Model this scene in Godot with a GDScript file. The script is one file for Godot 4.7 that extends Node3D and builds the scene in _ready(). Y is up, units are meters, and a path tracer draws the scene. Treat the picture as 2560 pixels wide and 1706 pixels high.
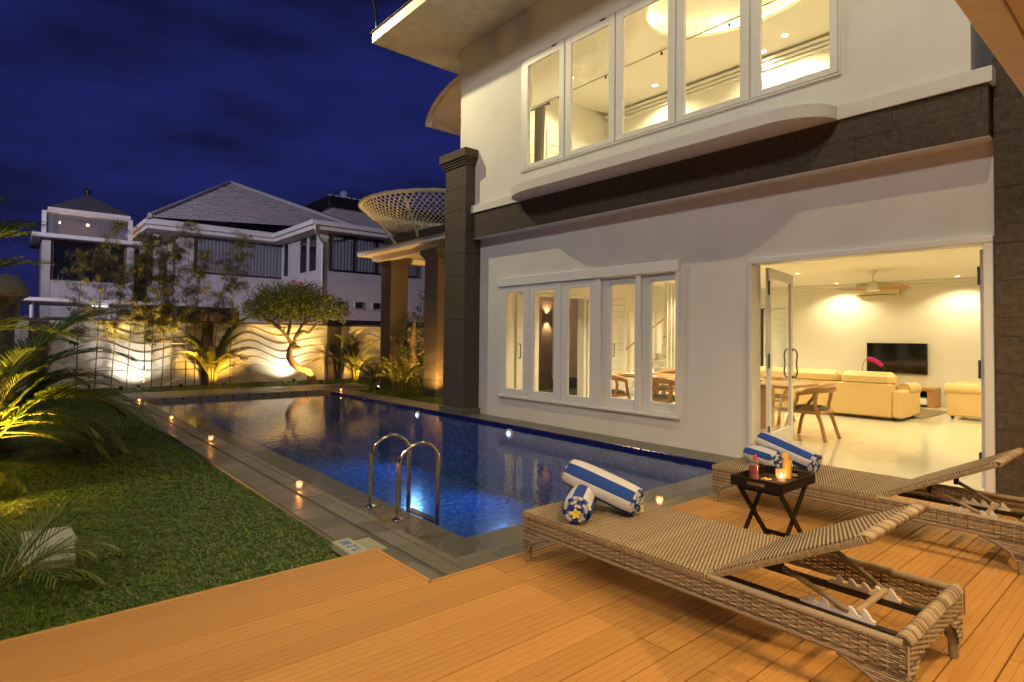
extends Node3D
# Night garden of a white villa: pool, timber deck, wicker loungers, lit living room.
# Axes: the pool and the villa front run along -z, deck boards run along x, deck top is y = 0.

var rng := RandomNumberGenerator.new()
var taken := {}
var M := {}


class B:
	# collects triangles with normals, one surface
	var V := PackedVector3Array()
	var N := PackedVector3Array()
	var U := PackedVector2Array()
	var C := PackedColorArray()
	var I := PackedInt32Array()
	var col := Color.WHITE

	func p(v: Vector3, n: Vector3, uv := Vector2.ZERO) -> int:
		V.append(v)
		N.append(n)
		U.append(uv)
		C.append(col)
		return V.size() - 1

	func t(a: int, b: int, c: int) -> void:
		# a, b, c run counter-clockwise; Godot wants clockwise
		I.append(a)
		I.append(c)
		I.append(b)

	func tri(a: Vector3, b: Vector3, c: Vector3) -> void:
		var n := (b - a).cross(c - a).normalized()
		t(p(a, n), p(b, n), p(c, n))

	func quad(a: Vector3, b: Vector3, c: Vector3, d: Vector3, u0 := Vector2.ZERO, u1 := Vector2.ONE) -> void:
		var n := (c - a).cross(d - b).normalized()
		var i := p(a, n, Vector2(u0.x, u1.y))
		p(b, n, Vector2(u1.x, u1.y))
		p(c, n, Vector2(u1.x, u0.y))
		p(d, n, Vector2(u0.x, u0.y))
		t(i, i + 1, i + 2)
		t(i, i + 2, i + 3)

	func box(c: Vector3, s: Vector3, ch := 0.0, bas := Basis()) -> void:
		# box of size s round c; ch cuts its edges
		var h := s * 0.5
		ch = minf(ch, minf(h.x, minf(h.y, h.z)) * 0.6)
		var ax := [Vector3(1, 0, 0), Vector3(0, 1, 0), Vector3(0, 0, 1)]
		for k in 3:
			var n: Vector3 = ax[k]
			var a: Vector3 = ax[(k + 1) % 3]
			var b: Vector3 = ax[(k + 2) % 3]
			var hn := n * h
			var ha := a * (h - Vector3.ONE * ch)
			var hb := b * (h - Vector3.ONE * ch)
			quad(c + bas * (hn - ha - hb), c + bas * (hn + ha - hb), c + bas * (hn + ha + hb), c + bas * (hn - ha + hb))
			quad(c + bas * (-hn - hb - ha), c + bas * (-hn + hb - ha), c + bas * (-hn + hb + ha), c + bas * (-hn - hb + ha))
		if ch <= 0.0:
			return
		for k in 3:
			var a: Vector3 = ax[k]
			var u: Vector3 = ax[(k + 1) % 3]
			var w: Vector3 = ax[(k + 2) % 3]
			var ha := a * (h - Vector3.ONE * ch)
			for su: float in [-1.0, 1.0]:
				for sw: float in [-1.0, 1.0]:
					var p1 := u * h * su + w * (h - Vector3.ONE * ch) * sw
					var p2 := u * (h - Vector3.ONE * ch) * su + w * h * sw
					if su * sw > 0:
						quad(c + bas * (p1 - ha), c + bas * (p2 - ha), c + bas * (p2 + ha), c + bas * (p1 + ha))
						# winding chosen so that the face looks outward
					else:
						quad(c + bas * (p1 + ha), c + bas * (p2 + ha), c + bas * (p2 - ha), c + bas * (p1 - ha))
		for sx: float in [-1.0, 1.0]:
			for sy: float in [-1.0, 1.0]:
				for sz: float in [-1.0, 1.0]:
					var s3 := Vector3(sx, sy, sz)
					var g := (h - Vector3.ONE * ch) * s3
					var a := g + Vector3(ch * sx, 0, 0)
					var b := g + Vector3(0, ch * sy, 0)
					var d := g + Vector3(0, 0, ch * sz)
					if sx * sy * sz > 0:
						tri(c + bas * a, c + bas * b, c + bas * d)
					else:
						tri(c + bas * a, c + bas * d, c + bas * b)

	func span(lo: Vector3, hi: Vector3, ch := 0.0) -> void:
		box((lo + hi) * 0.5, (hi - lo).abs(), ch)

	func tube(pts: Array, rad: Variant, sides := 8, caps := true, flat := 1.0) -> void:
		# smooth tube along pts; rad is one radius or one per point; flat squeezes it across
		var n := pts.size()
		var up := Vector3.UP
		var first := V.size()
		var prev := Vector3.ZERO
		var lens := 0.0
		for i in n:
			var d: Vector3 = (pts[mini(i + 1, n - 1)] - pts[maxi(i - 1, 0)]).normalized()
			if i == 0:
				up = Vector3.UP if absf(d.y) < 0.9 else Vector3.RIGHT
				prev = (up - d * up.dot(d)).normalized()
			else:
				prev = (prev - d * prev.dot(d)).normalized()
				lens += (pts[i] - pts[i - 1]).length()
			var side := d.cross(prev)
			var r: float = rad[i] if rad is Array or rad is PackedFloat32Array else rad
			for k in sides + 1:
				var a := TAU * k / sides
				var o := prev * cos(a) * flat + side * sin(a)
				p(pts[i] + o * r, o.normalized(), Vector2(float(k) / sides, lens))
		for i in n - 1:
			for k in sides:
				var a := first + i * (sides + 1) + k
				var b := a + sides + 1
				t(a, a + 1, b + 1)
				t(a, b + 1, b)
		if caps:
			for e in 2:
				var at := 0 if e == 0 else n - 1
				var d: Vector3 = (pts[1] - pts[0] if e == 0 else pts[n - 2] - pts[n - 1]).normalized()
				var c := p(pts[at], -d)
				var ring := []
				for k in sides:
					ring.append(p(V[first + at * (sides + 1) + k], -d))
				for k in sides:
					if e == 0:
						t(c, ring[(k + 1) % sides], ring[k])
					else:
						t(c, ring[k], ring[(k + 1) % sides])

	func lathe(prof: Array, c := Vector3.ZERO, segs := 24, bas := Basis()) -> void:
		# prof: Vector2(radius, height) from bottom to top, turned about y
		var first := V.size()
		var n := prof.size()
		for i in n:
			var d: Vector2 = prof[mini(i + 1, n - 1)] - prof[maxi(i - 1, 0)]
			var nr := Vector2(d.y, -d.x).normalized()
			for k in segs + 1:
				var a := TAU * k / segs
				var o := Vector3(cos(a), 0, -sin(a))
				p(c + bas * (o * prof[i].x + Vector3.UP * prof[i].y), bas * (o * nr.x + Vector3.UP * nr.y), Vector2(float(k) / segs, float(i) / maxi(1, n - 1)))
		for i in n - 1:
			for k in segs:
				var a := first + i * (segs + 1) + k
				var b := a + segs + 1
				t(a, a + 1, b + 1)
				t(a, b + 1, b)

	func extrude(poly: PackedVector2Array, depth: float, xf := Transform3D(), smooth := false) -> void:
		# polygon in the xy plane of xf, pushed to +z by depth
		if Geometry2D.is_polygon_clockwise(poly):
			poly.reverse()
		var z := xf.basis.z.normalized()
		var ids := Geometry2D.triangulate_polygon(poly)
		var f := V.size()
		for q in poly:
			p(xf * Vector3(q.x, q.y, depth), z)
		var g := V.size()
		for q in poly:
			p(xf * Vector3(q.x, q.y, 0), -z)
		for k in range(0, ids.size(), 3):
			var a := poly[ids[k]]
			var b := poly[ids[k + 1]]
			var c := poly[ids[k + 2]]
			if (b - a).cross(c - a) > 0:
				t(f + ids[k], f + ids[k + 1], f + ids[k + 2])
				t(g + ids[k], g + ids[k + 2], g + ids[k + 1])
			else:
				t(f + ids[k], f + ids[k + 2], f + ids[k + 1])
				t(g + ids[k], g + ids[k + 1], g + ids[k + 2])
		var m := poly.size()
		for k in m:
			var a := poly[k]
			var b := poly[(k + 1) % m]
			var q0 := xf * Vector3(a.x, a.y, 0)
			var q1 := xf * Vector3(b.x, b.y, 0)
			var q2 := xf * Vector3(b.x, b.y, depth)
			var q3 := xf * Vector3(a.x, a.y, depth)
			if smooth:
				var before := poly[(k + m - 1) % m]
				var after := poly[(k + 2) % m]
				var ta := (b - before).normalized()
				var tb := (after - a).normalized()
				var na := (xf.basis * Vector3(ta.y, -ta.x, 0)).normalized()
				var nb := (xf.basis * Vector3(tb.y, -tb.x, 0)).normalized()
				var i := p(q0, na)
				p(q1, nb)
				p(q2, nb)
				p(q3, na)
				t(i, i + 1, i + 2)
				t(i, i + 2, i + 3)
			else:
				quad(q0, q1, q2, q3)

	func sheet(f: Callable, nu: int, nv: int, uvs := Vector2.ONE) -> void:
		# smooth surface f(u, v), u and v in 0..1; its front looks along du x dv
		var first := V.size()
		for j in nv + 1:
			for i in nu + 1:
				var u := float(i) / nu
				var v := float(j) / nv
				var q: Vector3 = f.call(u, v)
				V.append(q)
				N.append(Vector3.UP)
				U.append(Vector2(u, v) * uvs)
				C.append(col)
		for j in nv + 1:
			for i in nu + 1:
				var a := V[first + j * (nu + 1) + mini(i + 1, nu)] - V[first + j * (nu + 1) + maxi(i - 1, 0)]
				var b := V[first + mini(j + 1, nv) * (nu + 1) + i] - V[first + maxi(j - 1, 0) * (nu + 1) + i]
				N[first + j * (nu + 1) + i] = a.cross(b).normalized()
		for j in nv:
			for i in nu:
				var a := first + j * (nu + 1) + i
				var b := a + nu + 1
				t(a, a + 1, b + 1)
				t(a, b + 1, b)

	func ball(c: Vector3, r: Vector3, segs := 12, rings := 8) -> void:
		var pr := []
		for k in rings + 1:
			var a := PI * k / rings - PI / 2
			pr.append(Vector2(cos(a), sin(a)))
		lathe(pr, c, segs, Basis.from_scale(r))

	func mesh() -> ArrayMesh:
		var a := []
		a.resize(Mesh.ARRAY_MAX)
		a[Mesh.ARRAY_VERTEX] = V
		a[Mesh.ARRAY_NORMAL] = N
		a[Mesh.ARRAY_TEX_UV] = U
		a[Mesh.ARRAY_COLOR] = C
		a[Mesh.ARRAY_INDEX] = I
		var m := ArrayMesh.new()
		m.add_surface_from_arrays(Mesh.PRIMITIVE_TRIANGLES, a)
		return m


func numbered(called: String) -> String:
	var k: int = taken.get(called, 0)
	taken[called] = k + 1
	return called if k == 0 else "%s_%03d" % [called, k]


func part(called: String, shape: Variant, mat: Material, parent: Node3D = null, at := Vector3.ZERO) -> MeshInstance3D:
	# one mesh under its thing, or at top level
	var o := MeshInstance3D.new()
	o.name = called if parent else numbered(called)
	o.mesh = shape.mesh() if shape is B else shape
	o.material_override = mat
	o.position = at
	if parent:
		parent.add_child(o, true)
	else:
		add_child(o)
	return o


func tag(o: Node3D, label: String, category: String, group := "") -> Node3D:
	o.set_meta("label", label)
	if category:
		o.set_meta("category", category)
	if group:
		o.set_meta("group", group)
	return o


func thing(called: String, label: String, category: String, at := Vector3.ZERO, turn := 0.0, group := "") -> Node3D:
	var o := Node3D.new()
	o.name = numbered(called)
	add_child(o)
	o.position = at
	o.rotation.y = turn
	return tag(o, label, category, group)


func ground_piece(called: String, shape: Variant, mat: Material, label := "") -> MeshInstance3D:
	var o := part(called, shape, mat)
	o.set_meta("kind", "structure")
	if label:
		o.set_meta("label", label)
	return o


func ground_root(called: String, label := "") -> Node3D:
	var o := Node3D.new()
	o.name = numbered(called)
	add_child(o)
	o.set_meta("kind", "structure")
	if label:
		o.set_meta("label", label)
	return o


func again(o: Node3D, label: String, at: Vector3, turn := 0.0, size := 1.0) -> Node3D:
	var base := String(o.name)
	if base.length() > 4 and base.substr(base.length() - 3).is_valid_int():
		base = base.substr(0, base.length() - 4)
	var c: Node3D = o.duplicate()
	c.name = numbered(base)
	add_child(c)
	c.position = at
	c.rotation.y = turn
	c.scale = Vector3.ONE * size
	c.set_meta("label", label)
	return c


func copies(called: String, mesh: Mesh, mat: Material, where: Array, tints: Array, parent: Node3D) -> MultiMeshInstance3D:
	var mm := MultiMesh.new()
	mm.transform_format = MultiMesh.TRANSFORM_3D
	mm.use_colors = true
	mm.mesh = mesh
	mm.instance_count = where.size()
	for i in where.size():
		mm.set_instance_transform(i, where[i])
		mm.set_instance_color(i, tints[i])
	var o := MultiMeshInstance3D.new()
	o.name = called if parent else numbered(called)
	o.multimesh = mm
	o.material_override = mat
	o.set_meta("kind", "stuff")
	if parent:
		parent.add_child(o, true)
	else:
		add_child(o)
	return o


func lamp(parent: Node3D, at: Vector3, c: Color, energy: float, size := 0.05) -> OmniLight3D:
	var l := OmniLight3D.new()
	l.name = "glow_light"
	parent.add_child(l, true)
	l.position = at
	l.light_color = c
	l.light_energy = energy
	l.light_size = size
	l.omni_range = 30.0
	l.omni_attenuation = 2.0
	l.shadow_enabled = true
	return l


func spot(parent: Node3D, at: Vector3, to: Vector3, c: Color, energy: float, angle := 60.0, blend := 0.6, size := 0.05) -> SpotLight3D:
	var l := SpotLight3D.new()
	l.name = "beam_light"
	parent.add_child(l, true)
	var d := (to - at).normalized()
	l.look_at_from_position(parent.global_position + at, parent.global_position + to, Vector3.UP if absf(d.y) < 0.98 else Vector3.RIGHT)
	l.position = at
	l.light_color = c
	l.light_energy = energy
	l.light_size = size
	l.spot_range = 45.0
	l.spot_attenuation = 2.0
	l.spot_angle = angle
	l.spot_angle_attenuation = blend
	l.shadow_enabled = true
	return l


func mat(c: Color, rough := 0.7, metal := 0.0, spec := 0.5) -> StandardMaterial3D:
	# c is a linear, real-world base colour
	var m := StandardMaterial3D.new()
	m.albedo_color = c.linear_to_srgb()
	m.roughness = rough
	m.metallic = metal
	m.metallic_specular = spec
	return m


func noise(sd: int, freq: float, kind := FastNoiseLite.TYPE_SIMPLEX_SMOOTH, oct := 4) -> FastNoiseLite:
	var n := FastNoiseLite.new()
	n.seed = sd
	n.frequency = freq
	n.noise_type = kind
	n.fractal_octaves = oct
	return n


func cloudy(sd: int, freq: float, stops: Array, kind := FastNoiseLite.TYPE_SIMPLEX_SMOOTH, oct := 4, size := 512) -> NoiseTexture2D:
	# seamless noise between linear colours
	var t := NoiseTexture2D.new()
	t.width = size
	t.height = size
	t.seamless = true
	t.noise = noise(sd, freq, kind, oct)
	var g := Gradient.new()
	var cs := PackedColorArray()
	var os := PackedFloat32Array()
	for i in stops.size():
		var c: Color = stops[i]
		cs.append(c.linear_to_srgb())
		os.append(float(i) / (stops.size() - 1))
	g.colors = cs
	g.offsets = os
	t.color_ramp = g
	return t


func grey(sd: int, freq: float, kind := FastNoiseLite.TYPE_SIMPLEX_SMOOTH, oct := 4, size := 512) -> NoiseTexture2D:
	return cloudy(sd, freq, [Color.BLACK, Color.WHITE], kind, oct, size)


func skin(m: StandardMaterial3D, tex: Texture2D, scale: Vector3, bump: Texture2D = null, depth := 0.0, world := true) -> StandardMaterial3D:
	if tex:
		m.albedo_texture = tex
		m.albedo_color = Color.WHITE
	m.uv1_triplanar = true
	m.uv1_world_triplanar = world
	m.uv1_scale = scale
	m.uv1_triplanar_sharpness = 4.0
	if bump:
		m.heightmap_enabled = true
		m.heightmap_texture = bump
		m.heightmap_scale = depth
	return m


func shine(c: Color, energy: float) -> StandardMaterial3D:
	var m := mat(Color(0.8, 0.8, 0.8), 0.5)
	m.emission_enabled = true
	m.emission = c.linear_to_srgb()
	m.emission_energy_multiplier = energy
	return m


func clear(alpha := 0.04, tone := Color(1, 1, 1), rough := 0.03) -> StandardMaterial3D:
	var m := mat(tone, rough)
	m.transparency = BaseMaterial3D.TRANSPARENCY_ALPHA
	m.albedo_color.a = alpha
	return m


func rnd(a: float, b: float) -> float:
	return rng.randf_range(a, b)


func curve(pts: Array, n: int) -> Array:
	# Catmull-Rom through pts
	var out := []
	var m := pts.size()
	for i in n + 1:
		var f := float(i) / n * (m - 1)
		var k := mini(int(f), m - 2)
		var u := f - k
		var p0: Vector3 = pts[maxi(k - 1, 0)]
		var p1: Vector3 = pts[k]
		var p2: Vector3 = pts[k + 1]
		var p3: Vector3 = pts[mini(k + 2, m - 1)]
		out.append(0.5 * (2.0 * p1 + (p2 - p0) * u + (2.0 * p0 - 5.0 * p1 + 4.0 * p2 - p3) * u * u + (3.0 * p1 - p0 - 3.0 * p2 + p3) * u * u * u))
	return out


func _ready() -> void:
	rng.seed = 20240611
	camera_and_sky()
	materials()
	grounds()
	deck()
	pool()
	villa()
	pillars()
	pergola()
	living_room()
	upper_room()
	garden_wall()
	neighbours()
	plants()
	terrace()
	flood_lamps()
	small_things()


func camera_and_sky() -> void:
	var cam := Camera3D.new()
	cam.name = "camera"
	add_child(cam)
	cam.transform = Transform3D(Basis(Vector3(0.760106, 0.010361, 0.649716), Vector3(-0.024337, 0.999625, 0.012530), Vector3(-0.649343, -0.025336, 0.760073)), Vector3(0, 1.45, 0))
	cam.projection = Camera3D.PROJECTION_FRUSTUM
	cam.near = 0.05
	cam.far = 2000.0
	cam.size = 0.05 * 1706.0 / 1476.27
	cam.frustum_offset = Vector2(0, -0.05 * 47.51 / 1476.27)
	cam.current = true
	var env := Environment.new()
	env.background_mode = Environment.BG_SKY
	env.tonemap_mode = Environment.TONE_MAPPER_LINEAR
	env.tonemap_exposure = 1.0
	env.sdfgi_enabled = true
	env.ssao_enabled = true
	env.ssil_enabled = true
	env.background_energy_multiplier = 1.0
	# night sky: deep blue with broken dark cloud
	var w := 1024
	var h := 512
	var img := Image.create(w, h, false, Image.FORMAT_RGBF)
	var big := noise(5, 1.1, FastNoiseLite.TYPE_SIMPLEX_SMOOTH, 5)
	var streak := noise(9, 2.3, FastNoiseLite.TYPE_SIMPLEX_SMOOTH, 4)
	for y in h:
		var el := PI / 2 - PI * (y + 0.5) / h
		for x in w:
			var az := TAU * (x + 0.5) / w
			var d := Vector3(sin(az) * cos(el), sin(el), -cos(az) * cos(el))
			var c := Color(0.004, 0.006, 0.02)
			if el > -0.03:
				var q := Vector3(d.x, d.y * 2.2, d.z) * 1.5
				var f := big.get_noise_3dv(q) * 0.75 + streak.get_noise_3dv(Vector3(q.x, q.y * 2.4, q.z)) * 0.35
				f = smoothstep(-0.42, 0.42, f)
				c = Color(0.0045, 0.0055, 0.021).lerp(Color(0.0115, 0.0165, 0.112), f)
				c = c.lerp(Color(0.019, 0.022, 0.105), exp(-maxf(el, 0.0) * 7.0) * 0.45)
			img.set_pixel(x, y, c)
	var pan := PanoramaSkyMaterial.new()
	pan.panorama = ImageTexture.create_from_image(img)
	var sky := Sky.new()
	sky.sky_material = pan
	env.sky = sky
	var we := WorldEnvironment.new()
	we.name = "environment"
	we.environment = env
	add_child(we)


func materials() -> void:
	var plaster := cloudy(11, 0.006, [Color(0.655, 0.645, 0.615), Color(0.70, 0.69, 0.66), Color(0.715, 0.705, 0.675)])
	var rough_bump := grey(12, 0.05, FastNoiseLite.TYPE_SIMPLEX_SMOOTH, 5)
	M.wall = skin(mat(Color(0.70, 0.69, 0.66), 0.85), plaster, Vector3.ONE * 0.37, rough_bump, 0.10)
	M.room = mat(Color(0.78, 0.75, 0.68), 0.8)
	M.ceiling = mat(Color(0.80, 0.775, 0.71), 0.85)
	M.white = mat(Color(0.74, 0.74, 0.72), 0.38)
	M.trim = skin(mat(Color(0.72, 0.72, 0.70), 0.45), cloudy(13, 0.01, [Color(0.68, 0.68, 0.66), Color(0.75, 0.75, 0.73)]), Vector3.ONE * 0.8)
	M.soffit = skin(mat(Color(0.6, 0.58, 0.54), 0.9), cloudy(14, 0.012, [Color(0.52, 0.49, 0.45), Color(0.66, 0.63, 0.58)]), Vector3.ONE * 0.5)
	M.blush = skin(mat(Color(0.62, 0.44, 0.38), 0.9), cloudy(15, 0.02, [Color(0.70, 0.62, 0.58), Color(0.80, 0.73, 0.69)]), Vector3.ONE * 0.5, rough_bump, 0.3)
	M.stone = skin(mat(Color(0.1, 0.08, 0.06), 0.9), stone_face(), Vector3.ONE * 0.62, grey(17, 0.03, FastNoiseLite.TYPE_SIMPLEX_SMOOTH, 5), 0.6)
	M.wood = []
	M.deck = []
	for k in 4:
		var s := [0.92, 1.0, 1.06, 0.97][k] as float
		var g := cloudy(21 + k, 0.02, [Color(0.48, 0.235, 0.062) * s, Color(0.55, 0.285, 0.082) * s, Color(0.52, 0.265, 0.073) * s, Color(0.58, 0.305, 0.09) * s], FastNoiseLite.TYPE_SIMPLEX_SMOOTH, 5)
		var dm := skin(mat(Color.WHITE, 0.55, 0.0, 0.35), g, Vector3(0.35, 4.0, 4.0), grey(29, 0.04), 0.05)
		dm.uv1_offset = Vector3(0.13 * k, 0, 0.21 * k)
		M.deck.append(dm)
	M.groove = mat(Color(0.36, 0.12, 0.03), 0.8)
	var pave := cloudy(31, 0.02, [Color(0.10, 0.095, 0.075), Color(0.155, 0.145, 0.115), Color(0.13, 0.12, 0.095), Color(0.175, 0.165, 0.13)], FastNoiseLite.TYPE_SIMPLEX_SMOOTH, 5)
	M.pave = []
	for k in 3:
		var pm := skin(mat(Color.WHITE, [0.42, 0.36, 0.5][k], 0.0, 0.5), pave, Vector3.ONE * 0.8, rough_bump, 0.25)
		pm.albedo_color = Color(1, 1, 1) * [1.0, 0.94, 1.05][k]
		pm.albedo_color.a = 1.0
		pm.uv1_offset = Vector3(0.3 * k, 0.1, 0.2 * k)
		M.pave.append(pm)
	M.grout = mat(Color(0.32, 0.30, 0.22), 0.9)
	M.black = mat(Color(0.012, 0.012, 0.013), 0.6)
	M.shelf = skin(mat(Color.WHITE, 0.5), cloudy(33, 0.05, [Color(0.085, 0.075, 0.06), Color(0.12, 0.105, 0.082)]), Vector3.ONE * 1.2)
	M.mosaic = skin(mat(Color.WHITE, 0.25), mosaic(), Vector3.ONE * 1.0)
	M.bluetile = skin(mat(Color(0.01, 0.012, 0.11), 0.18), cloudy(35, 0.06, [Color(0.006, 0.008, 0.07), Color(0.018, 0.022, 0.17)]), Vector3.ONE * 2.0)
	var wt := clear(0.02, Color(0.10, 0.16, 0.35), 0.035)
	wt.metallic_specular = 0.42
	wt.normal_enabled = true
	var nt := NoiseTexture2D.new()
	nt.width = 512
	nt.height = 512
	nt.seamless = true
	nt.as_normal_map = true
	nt.bump_strength = 3.0
	nt.noise = noise(41, 0.022, FastNoiseLite.TYPE_SIMPLEX_SMOOTH, 3)
	wt.normal_texture = nt
	wt.normal_scale = 0.10
	wt.uv1_triplanar = true
	wt.uv1_world_triplanar = true
	wt.uv1_scale = Vector3.ONE * 0.45
	M.water = wt
	M.glass = clear(0.03, Color(0.9, 0.95, 0.93), 0.0)
	M.steel = mat(Color(0.62, 0.6, 0.56), 0.14, 1.0)
	M.iron = mat(Color(0.10, 0.09, 0.075), 0.35, 0.8)
	M.dark = mat(Color(0.018, 0.015, 0.013), 0.45)
	M.darkwood = skin(mat(Color.WHITE, 0.55, 0.0, 0.35), cloudy(43, 0.02, [Color(0.010, 0.0065, 0.004), Color(0.024, 0.014, 0.008)]), Vector3(2, 8, 2))
	M.traywood = skin(mat(Color.WHITE, 0.35), cloudy(44, 0.02, [Color(0.05, 0.032, 0.014), Color(0.10, 0.062, 0.026)]), Vector3(2, 8, 8))
	M.teak = skin(mat(Color.WHITE, 0.42), cloudy(45, 0.02, [Color(0.30, 0.14, 0.04), Color(0.44, 0.22, 0.075), Color(0.38, 0.18, 0.055)]), Vector3(3, 3, 3))
	M.sofa = mat(Color(0.62, 0.43, 0.185), 0.5)
	M.cushion = mat(Color(0.20, 0.165, 0.10), 0.85)
	M.tile = mat(Color(0.70, 0.64, 0.50), 0.10, 0.0, 0.55)
	M.soil = skin(mat(Color.WHITE, 0.95), cloudy(46, 0.05, [Color(0.010, 0.012, 0.003), Color(0.03, 0.028, 0.008), Color(0.018, 0.028, 0.004)]), Vector3.ONE * 0.6)
	M.street = mat(Color(0.05, 0.05, 0.05), 0.9)
	var leafy := func(back: float) -> StandardMaterial3D:
		var lm := mat(Color.WHITE, 0.5)
		lm.vertex_color_use_as_albedo = true
		lm.cull_mode = BaseMaterial3D.CULL_DISABLED
		lm.backlight_enabled = true
		lm.backlight = Color(back, back, back)
		return lm
	M.leaf = leafy.call(0.45)
	M.frond = leafy.call(0.5)
	M.blade = leafy.call(0.3)
	M.bark = skin(mat(Color.WHITE, 0.9), cloudy(47, 0.03, [Color(0.09, 0.06, 0.03), Color(0.26, 0.18, 0.09), Color(0.40, 0.30, 0.16)]), Vector3(2.2, 0.8, 2.2), grey(48, 0.03), 2.5)
	M.cane = mat(Color(0.12, 0.085, 0.045), 0.6)
	M.palmstem = skin(mat(Color.WHITE, 0.6), cloudy(49, 0.03, [Color(0.20, 0.17, 0.04), Color(0.34, 0.30, 0.09)]), Vector3(3, 6, 3))
	M.rattan = mat(Color.WHITE, 0.55)
	M.rattan.vertex_color_use_as_albedo = true
	M.towel = mat(Color.WHITE, 0.95)
	M.towel.vertex_color_use_as_albedo = true
	M.towel.heightmap_enabled = true
	M.towel.heightmap_texture = grey(50, 0.2, FastNoiseLite.TYPE_SIMPLEX, 2)
	M.towel.heightmap_scale = 0.25
	M.towel.uv1_triplanar = true
	M.towel.uv1_scale = Vector3.ONE * 6.0
	M.petal = mat(Color.WHITE, 0.55)
	M.petal.vertex_color_use_as_albedo = true
	M.petal.backlight_enabled = true
	M.petal.backlight = Color(0.4, 0.4, 0.4)
	M.wax = mat(Color(0.75, 0.68, 0.56), 0.5)
	M.flame = shine(Color(1.0, 0.66, 0.30), 12.0)
	M.panelwall = skin(mat(Color.WHITE, 0.75), cloudy(51, 0.01, [Color(0.52, 0.50, 0.44), Color(0.63, 0.61, 0.55), Color(0.57, 0.55, 0.49)]), Vector3.ONE * 0.5, rough_bump, 0.5)
	M.greywall = skin(mat(Color.WHITE, 0.85), cloudy(52, 0.008, [Color(0.38, 0.36, 0.36), Color(0.46, 0.44, 0.44)]), Vector3.ONE * 0.25, rough_bump, 0.4)
	M.roof = skin(mat(Color.WHITE, 0.85), cloudy(53, 0.04, [Color(0.20, 0.18, 0.18), Color(0.36, 0.34, 0.35), Color(0.46, 0.44, 0.45)], FastNoiseLite.TYPE_SIMPLEX_SMOOTH, 5), Vector3(0.35, 1.2, 1.2))
	M.gutter = mat(Color(0.60, 0.59, 0.58), 0.6)
	M.darkpane = mat(Color(0.008, 0.010, 0.016), 0.06, 0.0, 0.6)
	M.curtain = mat(Color(0.20, 0.21, 0.24), 0.9)
	M.plasticwhite = mat(Color(0.72, 0.72, 0.74), 0.4)
	M.rope = mat(Color(0.70, 0.64, 0.48), 0.8)
	M.slab = skin(mat(Color.WHITE, 0.85), cloudy(54, 0.03, [Color(0.26, 0.29, 0.20), Color(0.42, 0.44, 0.33), Color(0.36, 0.38, 0.27)]), Vector3.ONE * 2.0, rough_bump, 0.5)


func stone_face() -> ImageTexture:
	# dark volcanic stone: mottled ground, dark clasts, pale flecks
	var s := 768
	var img := Image.create(s, s, false, Image.FORMAT_RGB8)
	var base := noise(61, 0.012, FastNoiseLite.TYPE_SIMPLEX_SMOOTH, 5)
	var fine := noise(62, 0.11, FastNoiseLite.TYPE_SIMPLEX_SMOOTH, 3)
	var clast := noise(63, 0.028, FastNoiseLite.TYPE_CELLULAR, 1)
	clast.cellular_return_type = FastNoiseLite.RETURN_DISTANCE
	clast.cellular_jitter = 1.0
	var which := noise(63, 0.028, FastNoiseLite.TYPE_CELLULAR, 1)
	which.cellular_return_type = FastNoiseLite.RETURN_CELL_VALUE
	which.cellular_jitter = 1.0
	var warp := noise(64, 0.05, FastNoiseLite.TYPE_SIMPLEX_SMOOTH, 2)
	for y in s:
		for x in s:
			# a torus in 4-D would be seamless; mirroring the edges is enough for rock
			var mx := float(mini(x, s - 1 - x)) * 2.0
			var my := float(mini(y, s - 1 - y)) * 2.0
			var b := base.get_noise_2d(mx, my) * 0.5 + 0.5
			var f := fine.get_noise_2d(mx, my)
			var c := Color(0.052, 0.040, 0.029).lerp(Color(0.108, 0.085, 0.060), clampf(b + f * 0.25, 0, 1))
			var wx := mx + warp.get_noise_2d(mx, my) * 14.0
			var wy := my + warp.get_noise_2d(my, mx) * 14.0
			var d := clast.get_noise_2d(wx, wy)
			var v := which.get_noise_2d(wx, wy)
			if v > 0.35:
				c = c.lerp(Color(0.026, 0.020, 0.016), smoothstep(-0.60 - 0.25 * v, -0.88, d) * 0.7)
			elif v < -0.8:
				c = c.lerp(Color(0.22, 0.18, 0.13), smoothstep(-0.84, -0.94, d) * 0.8)
			img.set_pixel(x, y, c.linear_to_srgb())
	return ImageTexture.create_from_image(img)


func mosaic() -> ImageTexture:
	# small square pool mosaic in mixed blues, 32 x 32 pieces in a metre
	var s := 1024
	var n := 20
	var img := Image.create(s, s, false, Image.FORMAT_RGB8)
	img.fill(Color(0.035, 0.07, 0.15).linear_to_srgb())
	var r := RandomNumberGenerator.new()
	r.seed = 77
	var st := float(s) / n
	for j in n:
		for i in n:
			var k := r.randf()
			var c := Color(0.012, 0.05, 0.21).lerp(Color(0.04, 0.14, 0.40), k * k)
			img.fill_rect(Rect2i(int(i * st) + 2, int(j * st) + 2, int(st) - 3, int(st) - 3), c.linear_to_srgb())
	return ImageTexture.create_from_image(img)


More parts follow.
